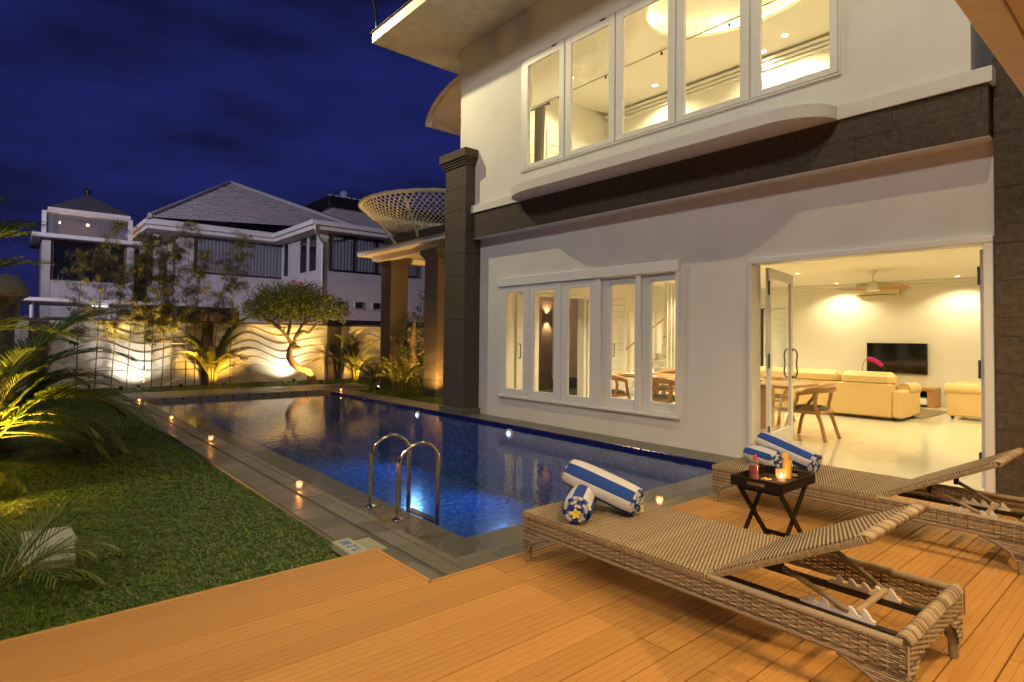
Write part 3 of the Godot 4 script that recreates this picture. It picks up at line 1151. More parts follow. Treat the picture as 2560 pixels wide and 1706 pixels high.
func interior_shell(v: Node3D, at: Vector3) -> void:
	# ground floor room
	var b := B.new()
	b.span(Vector3(7.2, -0.2, -9.8), Vector3(15.9, -0.013, 0.8))
	var fl := part("interior_floor", b, M.grout, v, at)
	var tile := B.new()
	tile.box(Vector3(0, -0.006, 0), Vector3(0.7985, 0.012, 0.7985), 0.0015)
	var tm := tile.mesh()
	for i in 11:
		for j in 13:
			var x := 7.61 + 0.8 * i
			var z := 0.35 - 0.8 * j
			if x > 15.7 or z < -9.5:
				continue
			part("floor_tile", tm, M.tile, fl, Vector3(x, rnd(-0.0004, 0.0004), z))
	b = B.new()
	b.span(Vector3(7.2, 2.83, -9.6), Vector3(15.9, 3.34, 0.8))
	part("interior_ceiling", b, M.ceiling, v, at)
	b = B.new()
	b.span(Vector3(15.75, -0.01, -7.15), Vector3(15.95, 2.83, 0.8))
	b.span(Vector3(15.75, 2.30, -8.35), Vector3(15.95, 2.83, -7.15))
	b.span(Vector3(15.75, -0.01, -9.6), Vector3(15.95, 2.83, -8.35))
	part("interior_wall", b, M.room, v, at)
	b = B.new()
	b.span(Vector3(7.2, -0.01, 0.6), Vector3(15.75, 2.83, 0.8))
	part("interior_wall", b, M.room, v, at)
	b = B.new()
	b.span(Vector3(7.2, -0.15, -9.8), Vector3(8.98, 2.995, -9.61))
	b.span(Vector3(8.98, 2.38, -9.8), Vector3(10.47, 2.995, -9.61))
	b.span(Vector3(10.47, -0.15, -9.8), Vector3(16.0, 2.995, -9.61))
	part("interior_wall", b, M.room, v, at)
	# stepped crown along the back wall
	b = B.new()
	b.span(Vector3(15.60, 2.76, -9.6), Vector3(15.749, 2.829, 0.6), 0.01)
	b.span(Vector3(15.67, 2.70, -9.6), Vector3(15.749, 2.759, 0.6), 0.01)
	part("crown_moulding", b, M.ceiling, v, at)
	b = B.new()
	b.span(Vector3(15.73, 0.0, -7.1), Vector3(15.749, 0.09, 0.6), 0.003)
	part("skirting", b, M.tile, v, at)
	# dark corridor beyond the inner doorway
	b = B.new()
	b.span(Vector3(15.95, -0.02, -8.5), Vector3(18.2, 0.0, -7.0))
	b.span(Vector3(18.2, 0, -8.5), Vector3(18.3, 2.6, -7.0))
	b.span(Vector3(15.95, 0, -8.6), Vector3(18.3, 2.6, -8.5))
	b.span(Vector3(15.95, 0, -7.0), Vector3(18.3, 2.6, -6.9))
	b.span(Vector3(15.95, 2.6, -8.6), Vector3(18.3, 2.7, -6.9))
	part("corridor", b, M.room, v, at)
	b = B.new()
	b.span(Vector3(15.72, 0, -8.40), Vector3(15.96, 2.30, -8.33), 0.004)
	b.span(Vector3(15.72, 0, -7.17), Vector3(15.96, 2.30, -7.10), 0.004)
	b.span(Vector3(15.72, 2.301, -8.40), Vector3(15.96, 2.37, -7.10), 0.004)
	part("door_frame", b, M.white, v, at)
	plank_door(v, Vector3(15.9, 0, -7.2), PI * 0.62, "door", 0.62, 2.28)
	# end wall doorway to the carport side, its two leaves folded back
	b = B.new()
	b.span(Vector3(8.93, 0, -9.81), Vector3(8.99, 2.38, -9.59), 0.004)
	b.span(Vector3(10.46, 0, -9.81), Vector3(10.53, 2.38, -9.59), 0.004)
	b.span(Vector3(8.93, 2.381, -9.81), Vector3(10.53, 2.44, -9.59), 0.004)
	part("door_frame", b, M.white, v, at)
	plank_door(v, Vector3(8.93, 0, -9.56), PI - 0.03, "door", 0.62, 2.36)
	plank_door(v, Vector3(10.56, 0, -9.56), 0.03, "door", 0.66, 2.36)
	plank_door(v, Vector3(12.04, 0, -9.585), PI, "door", 0.62, 2.4)
	# stair along the end wall, with a screen of upright slats before it
	var st := Node3D.new()
	st.name = "staircase"
	v.add_child(st, true)
	st.position = at
	for k in 15:
		var q := B.new()
		q.span(Vector3(12.1 + 0.25 * k, 0.175 * k + 0.001, -9.6), Vector3(12.1 + 0.25 * (k + 1) + 0.02, 0.175 * (k + 1), -8.75), 0.004)
		part("step", q, M.ceiling, st)
	b = B.new()
	b.tube([Vector3(11.95, 1.17, -9.5), Vector3(14.6, 2.53, -9.5)], 0.022, 8)
	part("handrail", b, M.teak, st)
	for k in 7:
		var q := B.new()
		var x := 12.42 + 0.16 * k
		q.span(Vector3(x, 0.0, -8.70), Vector3(x + 0.05, 2.829, -8.62), 0.004)
		var sl := part("screen_slat", q, M.room, st)
		q = B.new()
		for j in 3:
			q.box(Vector3(x - 0.055, 0.5 + 0.5 * j + 0.0875 * k, -8.66), Vector3(0.06, 0.025, 0.02), 0.002)
		part("bracket", q, M.iron, sl)
	# upper room
	b = B.new()
	b.span(Vector3(7.1, 3.341, -9.6), Vector3(12.0, 3.62, -1.54))
	part("interior_floor", b, M.tile, v, at)
	b = B.new()
	b.span(Vector3(10.2, 3.62, -9.6), Vector3(10.4, 6.7, -1.54))
	b.span(Vector3(7.1, 3.62, -8.9), Vector3(10.2, 6.7, -8.75))
	part("interior_wall", b, M.room, v, at)
	# ceiling with an oval coffer: a ring slab with a raised lid
	var hole := PackedVector2Array()
	for k in 40:
		var a := TAU * k / 40.0
		hole.append(Vector2(8.0 + 0.98 * cos(a), 4.45 + 1.35 * sin(a)))
	b = B.new()
	var box4 := [Vector2(7.1, 1.54), Vector2(10.2, 1.54), Vector2(10.2, 8.75), Vector2(7.1, 8.75)]
	for k in 40:
		var a0 := hole[k]
		var a1 := hole[(k + 1) % 40]
		var o0 := ray_box(Vector2(8.0, 4.45), a0, box4)
		var o1 := ray_box(Vector2(8.0, 4.45), a1, box4)
		b.quad(Vector3(a0.x, 6.5, -a0.y), Vector3(a1.x, 6.5, -a1.y), Vector3(o1.x, 6.5, -o1.y), Vector3(o0.x, 6.5, -o0.y))
		b.quad(Vector3(a1.x, 6.5, -a1.y), Vector3(a0.x, 6.5, -a0.y), Vector3(a0.x, 6.56, -a0.y), Vector3(a1.x, 6.56, -a1.y))
		# a lip that hides the strip lamp, then the coffer wall further out
		var c0 := Vector2(8.0, 4.45) + (a0 - Vector2(8.0, 4.45)) * 1.09
		var c1 := Vector2(8.0, 4.45) + (a1 - Vector2(8.0, 4.45)) * 1.09
		b.quad(Vector3(a1.x, 6.56, -a1.y), Vector3(a0.x, 6.56, -a0.y), Vector3(c0.x, 6.56, -c0.y), Vector3(c1.x, 6.56, -c1.y))
		b.quad(Vector3(c1.x, 6.56, -c1.y), Vector3(c0.x, 6.56, -c0.y), Vector3(c0.x, 6.75, -c0.y), Vector3(c1.x, 6.75, -c1.y))
	for q: Array in [[Vector2(7.1, 1.54), Vector2(10.2, 1.54)], [Vector2(10.2, 1.54), Vector2(10.2, 8.75)], [Vector2(10.2, 8.75), Vector2(7.1, 8.75)], [Vector2(7.1, 8.75), Vector2(7.1, 1.54)]]:
		pass
	b.span(Vector3(7.1, 6.75, -8.75), Vector3(10.2, 6.8, -1.54))
	part("interior_ceiling", b, M.ceiling, v, at)
	b = B.new()
	for q: Array in [[0.0, 0.10], [0.06, 0.17], [0.10, 0.24]]:
		b.span(Vector3(10.10 + q[0] * 0.6, 6.5 - q[1], -8.7), Vector3(10.199, 6.5 - q[1] + 0.05, -1.55), 0.008)
	part("crown_moulding", b, M.ceiling, v, at)
	plank_door(v, Vector3(7.62, 3.62, -8.72), 0.0, "wardrobe_door", 0.66, 2.1)
	plank_door(v, Vector3(8.34, 3.62, -8.72), 0.0, "wardrobe_door", 0.66, 2.1)
	plank_door(v, Vector3(9.06, 3.62, -8.72), 0.0, "wardrobe_door", 0.66, 2.1)


func ray_box(c: Vector2, p: Vector2, box4: Array) -> Vector2:
	# where the ray from c through p leaves the rectangle
	var d := p - c
	var best := 1e9
	for k in 4:
		var hit: Variant = Geometry2D.segment_intersects_segment(c, c + d * 50.0, box4[k], box4[(k + 1) % 4])
		if hit != null:
			best = minf(best, (hit - c).length())
	return c + d.normalized() * (best if best < 1e8 else 3.0)


func plank_door(v: Node3D, hinge_at: Vector3, turn: float, called: String, w: float, h: float) -> void:
	# white boarded door along local +x: stiles round grooved boards
	var leaf := Node3D.new()
	leaf.name = called
	v.add_child(leaf, true)
	leaf.position = hinge_at - v.position
	leaf.rotation.y = turn
	var b := B.new()
	b.span(Vector3(0, 0.02, -0.02), Vector3(0.1, h, 0.02), 0.003)
	b.span(Vector3(w - 0.1, 0.02, -0.02), Vector3(w, h, 0.02), 0.003)
	b.span(Vector3(0.1, 0.02, -0.019), Vector3(w - 0.1, 0.18, 0.019), 0.003)
	b.span(Vector3(0.1, h - 0.12, -0.019), Vector3(w - 0.1, h, 0.019), 0.003)
	part("door_frame", b, M.white, leaf)
	var n := int((h - 0.3) / 0.155)
	var q := B.new()
	q.box(Vector3(0.0, 0.0, 0.0), Vector3(w - 0.2, (h - 0.3) / n - 0.006, 0.026), 0.004)
	var qm := q.mesh()
	for k in n:
		part("plank", qm, M.white, leaf, Vector3(w / 2, 0.18 + (h - 0.3) / n * (k + 0.5), 0))
	b = B.new()
	for s: float in [-1.0, 1.0]:
		b.tube(curve([Vector3(w - 0.06, 1.0, 0.02 * s), Vector3(w - 0.06, 1.01, 0.07 * s), Vector3(w - 0.06, 1.15, 0.075 * s), Vector3(w - 0.06, 1.29, 0.07 * s), Vector3(w - 0.06, 1.30, 0.02 * s)], 18), 0.011, 8)
	part("handle", b, M.iron, leaf)


func stone_column(called: String, label: String, lo: Vector3, size: Vector3, cap: float, y1: float) -> void:
	# square pillar clad in cut stone courses with a stepped capital; lo is its base corner
	var t := thing(called, label, "pillar", Vector3(lo.x + size.x / 2, lo.y, lo.z + size.z / 2), 0)
	var h := y1 - lo.y
	var hx := size.x / 2
	var hz := size.z / 2
	var b := B.new()
	b.span(Vector3(-hx + 0.012, 0, -hz + 0.012), Vector3(hx - 0.012, h - 0.05, hz - 0.012))
	part("pillar_core", b, M.black, t)
	var y := 0.0
	var capped := h - cap
	var n := int(capped / 0.42)
	for k in n:
		b = B.new()
		var d := rnd(-0.001, 0.002)
		b.span(Vector3(-hx - d, y + 0.0008, -hz - d), Vector3(hx + d, y + capped / n - 0.0008, hz + d), 0.005)
		part("stone_block", b, M.stone, t)
		y += capped / n
	b = B.new()
	var steps := [[0.022, 0.0, 0.045], [0.045, 0.045, 0.09], [0.068, 0.09, 0.135], [0.095, 0.135, cap]]
	for s: Array in steps:
		b.span(Vector3(-hx - s[0], capped + s[1] * cap / 0.30 + 0.001, -hz - s[0]), Vector3(hx + s[0], capped + minf(s[2] * cap / 0.30, cap) if s[2] < cap else h, hz + s[0]), 0.005)
	part("capital", b, M.stone, t)


func pillars() -> void:
	stone_column("stone_pillar", "tall dark stone pillar with stepped capital at the pool edge against the villa corner", Vector3(6.675, 0.06, -9.93), Vector3(0.375, 0, 0.70), 0.30, 5.09)
	var b := B.new()
	b.span(Vector3(6.62, -0.06, -9.98), Vector3(7.10, 0.062, -9.175), 0.004)
	part("plinth", b, M.pave[1], get_node("stone_pillar"), -get_node("stone_pillar").position)
	stone_column("stone_pillar", "brown stone pillar of the carport furthest from the villa, among palms", Vector3(9.05, -0.12, -17.05), Vector3(0.62, 0, 0.62), 0.26, 3.92)
	stone_column("stone_pillar", "brown stone carport pillar half hidden behind the tall dark pillar", Vector3(8.29, -0.12, -13.25), Vector3(0.62, 0, 0.62), 0.24, 3.70)
	stone_column("stone_pillar", "grey pillar with a wall sconce seen through the second ground floor window", Vector3(11.76, -0.12, -12.9), Vector3(0.45, 0, 0.45), 0.24, 3.70)
	# sconce on that pillar, throwing light up and down
	var t := thing("wall_sconce", "small black up and down sconce on the pillar behind the second window", "wall lamp", Vector3(11.97, 2.02, -12.38))
	b = B.new()
	b.lathe([Vector2(0.05, -0.09), Vector2(0.06, -0.09), Vector2(0.06, 0.09), Vector2(0.05, 0.09)], Vector3.ZERO, 16)
	b.box(Vector3(0, 0, -0.04), Vector3(0.05, 0.08, 0.06), 0.004)
	part("housing", b, M.dark, t)
	for s: float in [-1.0, 1.0]:
		b = B.new()
		b.lathe([Vector2(0.0, 0.0), Vector2(0.048, 0.0)], Vector3(0, 0.07 * s, 0), 14)
		part("lens", b, shine(Color(1.0, 0.82, 0.55), 14.0), t)
		spot(t, Vector3(0, 0.10 * s, 0.01), Vector3(0, 2.0 * s, -0.25), Color(1.0, 0.80, 0.55), 2.2, 50.0, 0.7, 0.04)


func pergola() -> void:
	var t := thing("carport_roof", "flat carport roof with a dark stone beam on brown pillars behind the villa corner", "carport", Vector3(10.5, 3.95, -14.5))
	var b := B.new()
	b.span(Vector3(-2.1, 0.0, -2.95), Vector3(4.5, 0.09, 4.55), 0.004)
	b.span(Vector3(-1.75, -0.16, -2.6), Vector3(-1.45, -0.001, 4.5), 0.004)
	b.span(Vector3(-1.45, -0.16, -2.6), Vector3(4.4, -0.001, -2.3), 0.004)
	part("roof_slab", b, M.ceiling, t)
	var pm := B.new()
	pm.box(Vector3.ZERO, Vector3(0.16, 0.03, 0.146), 0.004)
	var tm := pm.mesh()
	for k in 50:
		part("roof_tile", tm, M.roof, t, Vector3(-2.06, 0.112, -2.87 + 0.15 * k))
	b = B.new()
	b.span(Vector3(-1.55, 0.091, -2.2), Vector3(-1.30, 0.55, 4.5), 0.006)
	b.span(Vector3(-1.30, 0.091, -2.2), Vector3(4.3, 0.55, -1.95), 0.006)
	part("parapet", b, M.stone, t)
	# recessed lamp under the slab
	b = B.new()
	b.lathe([Vector2(0.0, 0.0), Vector2(0.11, 0.0), Vector2(0.11, 0.03)], Vector3(0.4, -0.02, 2.2), 20)
	part("ceiling_lamp", b, shine(Color(1.0, 0.75, 0.42), 8.0), t)
	lamp(t, Vector3(0.4, -0.12, 2.2), Color(1.0, 0.74, 0.42), 9.0, 0.1)
	# woven bowl on the roof: rope netting over a steel ring, raking struts
	var d := thing("lattice_bowl", "large round white rope net bowl raised on struts above the carport", "roof ornament", Vector3(10.35, 4.50, -15.5))
	var ro := 2.55
	var ri := 1.05
	var ht := 0.92
	b = B.new()
	var ring := []
	for k in 65:
		var a := TAU * k / 64.0
		ring.append(Vector3(ro * cos(a), ht + 0.012 * (k % 2), ro * sin(a)))
	b.tube(ring, 0.055, 8, false)
	part("rim", b, M.rope, d)
	b = B.new()
	var at_r := func(a: float, u: float) -> Vector3:
		var r := lerpf(ri, ro, u)
		return Vector3(r * cos(a), ht * pow(u, 1.6), r * sin(a))
	for k in 84:
		for s: float in [-1.0, 1.0]:
			var pts := []
			for i in 13:
				var u := i / 12.0
				pts.append(at_r.call(TAU * k / 84.0 + s * u * 0.75, u) + Vector3.UP * 0.01 * s)
			b.tube(pts, 0.016, 4, false)
	var net := part("netting", b, M.rope, d)
	net.set_meta("kind", "stuff")
	b = B.new()
	for yy: float in [-0.42, -0.02]:
		var q := []
		for k in 49:
			var a := TAU * k / 48.0
			q.append(Vector3(1.15 * cos(a), yy, 1.15 * sin(a)))
		b.tube(q, 0.035, 8, false)
	for k in 12:
		var a := TAU * k / 12.0
		b.tube([Vector3(1.15 * cos(a), -0.42, 1.15 * sin(a)), Vector3(1.15 * cos(a), 0.0, 1.15 * sin(a))], 0.025, 6)
	for k in 72:
		for s: float in [-1.0, 1.0]:
			var a := TAU * k / 72.0
			b.tube([Vector3(1.15 * cos(a), -0.42, 1.15 * sin(a)), Vector3(1.15 * cos(a + s * 0.17), -0.02, 1.15 * sin(a + s * 0.17))], 0.010, 4, false)
	var coll := part("net_collar", b, M.rope, d)
	coll.set_meta("kind", "stuff")
	for k in 8:
		var a := TAU * (k + 0.35) / 8.0
		b = B.new()
		b.tube([Vector3(1.35 * cos(a), -0.45, 1.35 * sin(a)), Vector3(2.35 * cos(a), 0.80, 2.35 * sin(a))], 0.045, 8)
		part("strut", b, M.rope, d)
	# uplight in the middle of the bowl's collar
	var l := thing("roof_uplight", "uplight set inside the rope net bowl on the carport roof", "lamp", Vector3(10.35, 4.10, -15.5))
	b = B.new()
	b.lathe([Vector2(0.12, 0.0), Vector2(0.12, 0.12), Vector2(0.10, 0.12), Vector2(0.10, 0.10)], Vector3.ZERO, 16)
	part("housing", b, M.dark, l)
	b = B.new()
	b.lathe([Vector2(0.0, 0.11), Vector2(0.098, 0.105)], Vector3.ZERO, 16)
	part("lens", b, shine(Color(1.0, 0.9, 0.65), 10.0), l)
	spot(l, Vector3(0, 0.16, 0), Vector3(-0.4, 3.0, 0.5), Color(1.0, 0.9, 0.64), 9.0, 80.0, 0.4, 0.05)


func downlight(label: String, at: Vector3, energy: float, r := 0.06, c := Color(1.0, 0.92, 0.70)) -> void:
	var t := thing("ceiling_lamp", label, "downlight", at)
	var b := B.new()
	b.lathe([Vector2(r * 0.8, -0.004), Vector2(r, -0.004), Vector2(r * 1.15, -0.001), Vector2(r * 1.15, 0.001)], Vector3.ZERO, 20)
	part("trim_ring", b, M.white, t)
	b = B.new()
	b.lathe([Vector2(0.0, -0.003), Vector2(r * 0.8, -0.003)], Vector3.ZERO, 20, Basis.from_scale(Vector3(1, 1, 1)))
	part("lens", b, shine(Color(1.0, 0.85, 0.6), 9.0), t)
	spot(t, Vector3(0, -0.02, 0), Vector3(0, -2, 0), c, energy, 72.0, 0.55, 0.06)


func living_room() -> void:
	for q: Array in [["downlight over the dining table end nearest the door", 9.9, -5.9], ["downlight left of the ceiling fan seen past the open door leaf", 12.45, -5.45], ["downlight close to the wall left of the air conditioner", 15.25, -5.75], ["downlight close to the wall right of the television", 15.2, -3.35], ["large downlight just inside the top right of the doorway", 10.2, -2.22], ["downlight above the dining table middle", 9.6, -7.6], ["downlight before the stair", 13.2, -8.0], ["downlight above the sofa", 12.6, -2.4]]:
		var e: float = 3.4 if q[1] > 15.0 else 7.5
		downlight(q[0], Vector3(q[1], 2.829, q[2]), e, 0.075 if q[1] < 11 else 0.055)
	# ceiling fan
	var f := thing("ceiling_fan", "white ceiling fan with three wooden blades in the living room", "ceiling fan", Vector3(12.9, 2.83, -4.2))
	var b := B.new()
	b.lathe([Vector2(0.0, -0.07), Vector2(0.05, -0.07), Vector2(0.075, 0.0)], Vector3.ZERO, 20)
	b.tube([Vector3(0, -0.06, 0), Vector3(0, -0.24, 0)], 0.014, 8)
	part("downrod", b, M.white, f)
	b = B.new()
	b.lathe([Vector2(0.0, -0.42), Vector2(0.11, -0.41), Vector2(0.13, -0.37), Vector2(0.10, -0.33), Vector2(0.075, -0.25), Vector2(0.05, -0.22), Vector2(0.0, -0.22)], Vector3.ZERO, 24)
	part("motor", b, M.white, f)
	for k in 3:
		var a := deg_to_rad(108 + 120 * k)
		b = B.new()
		b.sheet(func(u: float, t: float) -> Vector3:
			var r := 0.10 + 0.62 * u
			var w := 0.05 + 0.075 * sin(PI * minf(u * 1.05, 1.0) * 0.85)
			var off := (t - 0.5) * 2.0 * w
			return Vector3(cos(a), 0, sin(a)) * r + Vector3(-sin(a), 0.18, cos(a)) * off + Vector3(0, -0.37, 0), 10, 4)
		part("blade", b, M.teak, f)
	# split air conditioner
	var ac := thing("air_conditioner", "cream wall air conditioner high on the living room wall", "air conditioner", Vector3(15.75, 2.50, -4.98))
	b = B.new()
	b.extrude(PackedVector2Array([Vector2(0, 0), Vector2(-0.14, 0.0), Vector2(-0.19, 0.06), Vector2(-0.20, 0.25), Vector2(-0.17, 0.29), Vector2(0, 0.29)]), 0.90, Transform3D(Basis(), Vector3(0, 0, -0.45)))
	part("casing", b, mat(Color(0.66, 0.58, 0.36), 0.4), ac)
	b = B.new()
	b.box(Vector3(-0.172, 0.035, 0), Vector3(0.02, 0.016, 0.8), 0.003, Basis(Vector3.BACK, 0.6))
	part("louvre", b, M.dark, ac)
	# television
	var tv := thing("television", "black flat television on the living room wall", "television", Vector3(15.74, 0.70, -4.63))
	b = B.new()
	b.span(Vector3(-0.065, 0, -0.61), Vector3(0, 0.70, 0.61), 0.006)
	part("casing", b, M.dark, tv)
	b = B.new()
	b.span(Vector3(-0.0675, 0.016, -0.598), Vector3(-0.064, 0.688, 0.598))
	part("screen", b, mat(Color(0.006, 0.006, 0.007), 0.08), tv)
	# console under it
	var cs := thing("television_console", "low wooden console with open niche under the television", "console", Vector3(15.5, 0, -4.7))
	b = B.new()
	b.span(Vector3(-0.24, 0.36, -1.15), Vector3(0.24, 0.42, 0.92), 0.005)
	b.span(Vector3(-0.24, 0.0, 0.78), Vector3(0.24, 0.359, 0.919), 0.005)
	b.span(Vector3(-0.24, 0.0, -1.149), Vector3(0.24, 0.359, -1.01), 0.005)
	part("frame", b, M.teak, cs)
	b = B.new()
	b.span(Vector3(-0.20, 0.06, -1.0), Vector3(0.22, 0.20, 0.775), 0.004)
	part("drawer", b, M.white, cs)
	b = B.new()
	b.span(Vector3(0.19, 0.2, -1.0), Vector3(0.23, 0.36, 0.775))
	part("back_panel", b, M.darkwood, cs)
	# three seat sofa seen from behind, an armchair opposite
	sofa_like("sofa", "long cream leather sofa seen from behind in the living room", "sofa", Vector3(12.75, 0, -5.0), 3.0)
	sofa_like("armchair", "cream leather armchair at the right edge of the doorway", "armchair", Vector3(13.95, 0, -2.72), 0.95, PI * 0.5)
	var rug := thing("rug", "brown woven rug between sofa and console", "rug", Vector3(13.9, 0.0, -4.4))
	b = B.new()
	b.span(Vector3(-0.95, 0.0006, -1.2), Vector3(0.95, 0.012, 1.0), 0.004)
	part("pile", b, skin(mat(Color.WHITE, 0.95), cloudy(81, 0.09, [Color(0.14, 0.10, 0.05), Color(0.34, 0.26, 0.14)]), Vector3.ONE * 1.5, grey(82, 0.1), 1.0), rug)
	var ct := thing("coffee_table", "low coffee table hidden behind the sofa back", "table", Vector3(13.75, 0.012, -4.9))
	b = B.new()
	b.span(Vector3(-0.3, 0.34, -0.55), Vector3(0.3, 0.39, 0.55), 0.006)
	part("top", b, M.teak, ct)
	for sx: float in [-0.24, 0.24]:
		for sz: float in [-0.48, 0.48]:
			b = B.new()
			b.span(Vector3(sx - 0.03, 0, sz - 0.03), Vector3(sx + 0.03, 0.339, sz + 0.03), 0.004)
			part("leg", b, M.teak, ct)
	# orchid on the coffee table
	var o := thing("orchid", "magenta orchid in a small pot before the television", "potted plant", Vector3(13.75, 0.403, -4.62))
	b = B.new()
	b.lathe([Vector2(0.0, 0), Vector2(0.07, 0.0), Vector2(0.09, 0.14), Vector2(0.08, 0.14), Vector2(0.0, 0.12)], Vector3.ZERO, 16)
	part("pot", b, M.white, o)
	b = B.new()
	var spine := curve([Vector3(0, 0.12, 0), Vector3(0.0, 0.42, -0.06), Vector3(0.0, 0.62, -0.02), Vector3(0, 0.66, 0.1), Vector3(0, 0.58, 0.26), Vector3(0, 0.47, 0.36)], 20)
	b.tube(spine, 0.006, 6)
	part("stem", b, mat(Color(0.06, 0.08, 0.02), 0.6), o)
	for k in 4:
		b = B.new()
		var a := 1.57 * k + 0.4
		leaf_blade(b, Vector3(0, 0.13, 0), Vector3(cos(a), 0.25, sin(a)).normalized(), 0.22, 0.05, Color(0.04, 0.09, 0.02))
		part("leaf", b, M.frond, o)
	for k in 7:
		b = B.new()
		var c: Vector3 = spine[11 + k]
		for j in 5:
			var a := TAU * j / 5.0 + k
			b.col = Color(0.62, 0.02, 0.22) * rnd(0.8, 1.1)
			b.ball(c + Vector3(-0.012, 0.026 * sin(a), 0.026 * cos(a)), Vector3(0.008, 0.024, 0.024), 7, 5)
		part("flower", b, M.petal, o)
	dining()


func leaf_blade(b: B, at: Vector3, dir: Vector3, length: float, width: float, c: Color, droop := 0.35) -> void:
	b.col = c
	var side := dir.cross(Vector3.UP).normalized()
	var prev_l := at
	var prev_r := at
	for k in 4:
		var u := (k + 1) / 4.0
		var q := at + dir * length * u + Vector3.DOWN * length * droop * u * u
		var w := width * sin(PI * clampf(u * 0.9 + 0.1, 0, 1)) * 0.5 if k < 3 else 0.0
		var l := q - side * w
		var r := q + side * w
		if k == 0:
			b.tri(at, r, l)
		elif k == 3:
			b.tri(prev_l, prev_r, q)
		else:
			b.quad(prev_l, prev_r, r, l)
		prev_l = l
		prev_r = r


func sofa_like(called: String, label: String, category: String, at: Vector3, w: float, turn := 0.0) -> void:
	# local: back along z at -x, seat faces +x
	var s := thing(called, label, category, at, turn)
	var b := B.new()
	b.span(Vector3(-0.62, 0.06, -w / 2), Vector3(-0.36, 0.66, w / 2 - 0.16), 0.02)
	part("backrest", b, M.sofa, s)
	var n := maxi(1, int(round(w / 1.0)))
	for k in n:
		b = B.new()
		var z := -w / 2 + 0.15 + (w - 0.3) * (k + 0.5) / n
		b.box(Vector3(-0.42, 0.74, z), Vector3(0.36, 0.26, (w - 0.3) / n - 0.005), 0.10)
		part("headrest", b, M.sofa, s)
		b = B.new()
		b.box(Vector3(0.0, 0.36, z), Vector3(0.74, 0.2, (w - 0.3) / n - 0.008), 0.06)
		part("seat_cushion", b, M.sofa, s)
	for e: float in [-1.0, 1.0]:
		b = B.new()
		b.box(Vector3(-0.08, 0.31, e * (w / 2 - 0.08)), Vector3(1.04, 0.5, 0.18), 0.03)
		b.tube([Vector3(-0.2, 0.56, e * (w / 2 - 0.08)), Vector3(0.46, 0.55, e * (w / 2 - 0.08))], 0.115, 14)
		part("armrest", b, M.sofa, s)
	b = B.new()
	b.span(Vector3(-0.3, 0.07, -w / 2 + 0.18), Vector3(0.38, 0.259, w / 2 - 0.18), 0.02)
	part("base", b, M.sofa, s)
	for e: float in [-1.0, 1.0]:
		for x: float in [-0.55, 0.36]:
			b = B.new()
			b.lathe([Vector2(0.025, 0), Vector2(0.03, 0.062)], Vector3(x, 0, e * (w / 2 - 0.1)), 10)
			part("foot", b, M.dark, s)


func wood_chair(at: Vector3, turn: float, label: String) -> void:
	# curved teak armchair: one sweeping back and arm rail on splayed bent legs; faces local +x
	var c := thing("dining_chair", label, "chair", at, turn, "chairs round the dining table")
	var b := B.new()
	var rail := []
	var rad := []
	for k in 25:
		var a := lerpf(-1.95, 1.95, k / 24.0)
		rail.append(Vector3(-0.02 - 0.27 * cos(a), 0.76 - 0.10 * pow(absf(a) / 1.95, 2.0) , 0.30 * sin(a)))
		rad.append(lerpf(0.042, 0.022, pow(absf(a) / 1.95, 1.5)))
	b.tube(rail, rad, 10, true, 1.6)
	part("back_rail", b, M.teak, c)
	for sx: float in [-1.0, 1.0]:
		for sz: float in [-1.0, 1.0]:
			b = B.new()
			if sx < 0:
				b.tube(curve([Vector3(-0.30, 0.0, 0.25 * sz), Vector3(-0.23, 0.25, 0.22 * sz), Vector3(-0.16, 0.45, 0.23 * sz), Vector3(-0.17, 0.60, 0.27 * sz), Vector3(-0.19, 0.72, 0.245 * sz)], 16), 0.027, 8)
			else:
				b.tube(curve([Vector3(0.29, 0.0, 0.25 * sz), Vector3(0.24, 0.25, 0.24 * sz), Vector3(0.16, 0.45, 0.25 * sz), Vector3(0.08, 0.58, 0.29 * sz), Vector3(0.08, 0.665, 0.285 * sz)], 16), 0.027, 8)
			part("leg", b, M.teak, c)
	b = B.new()
	b.box(Vector3(0, 0.40, 0), Vector3(0.46, 0.05, 0.48), 0.01)
	part("seat_frame", b, M.teak, c)
	b = B.new()
	b.ball(Vector3(0, 0.445, 0), Vector3(0.25, 0.045, 0.26), 20, 8)
	part("cushion", b, M.cushion, c)


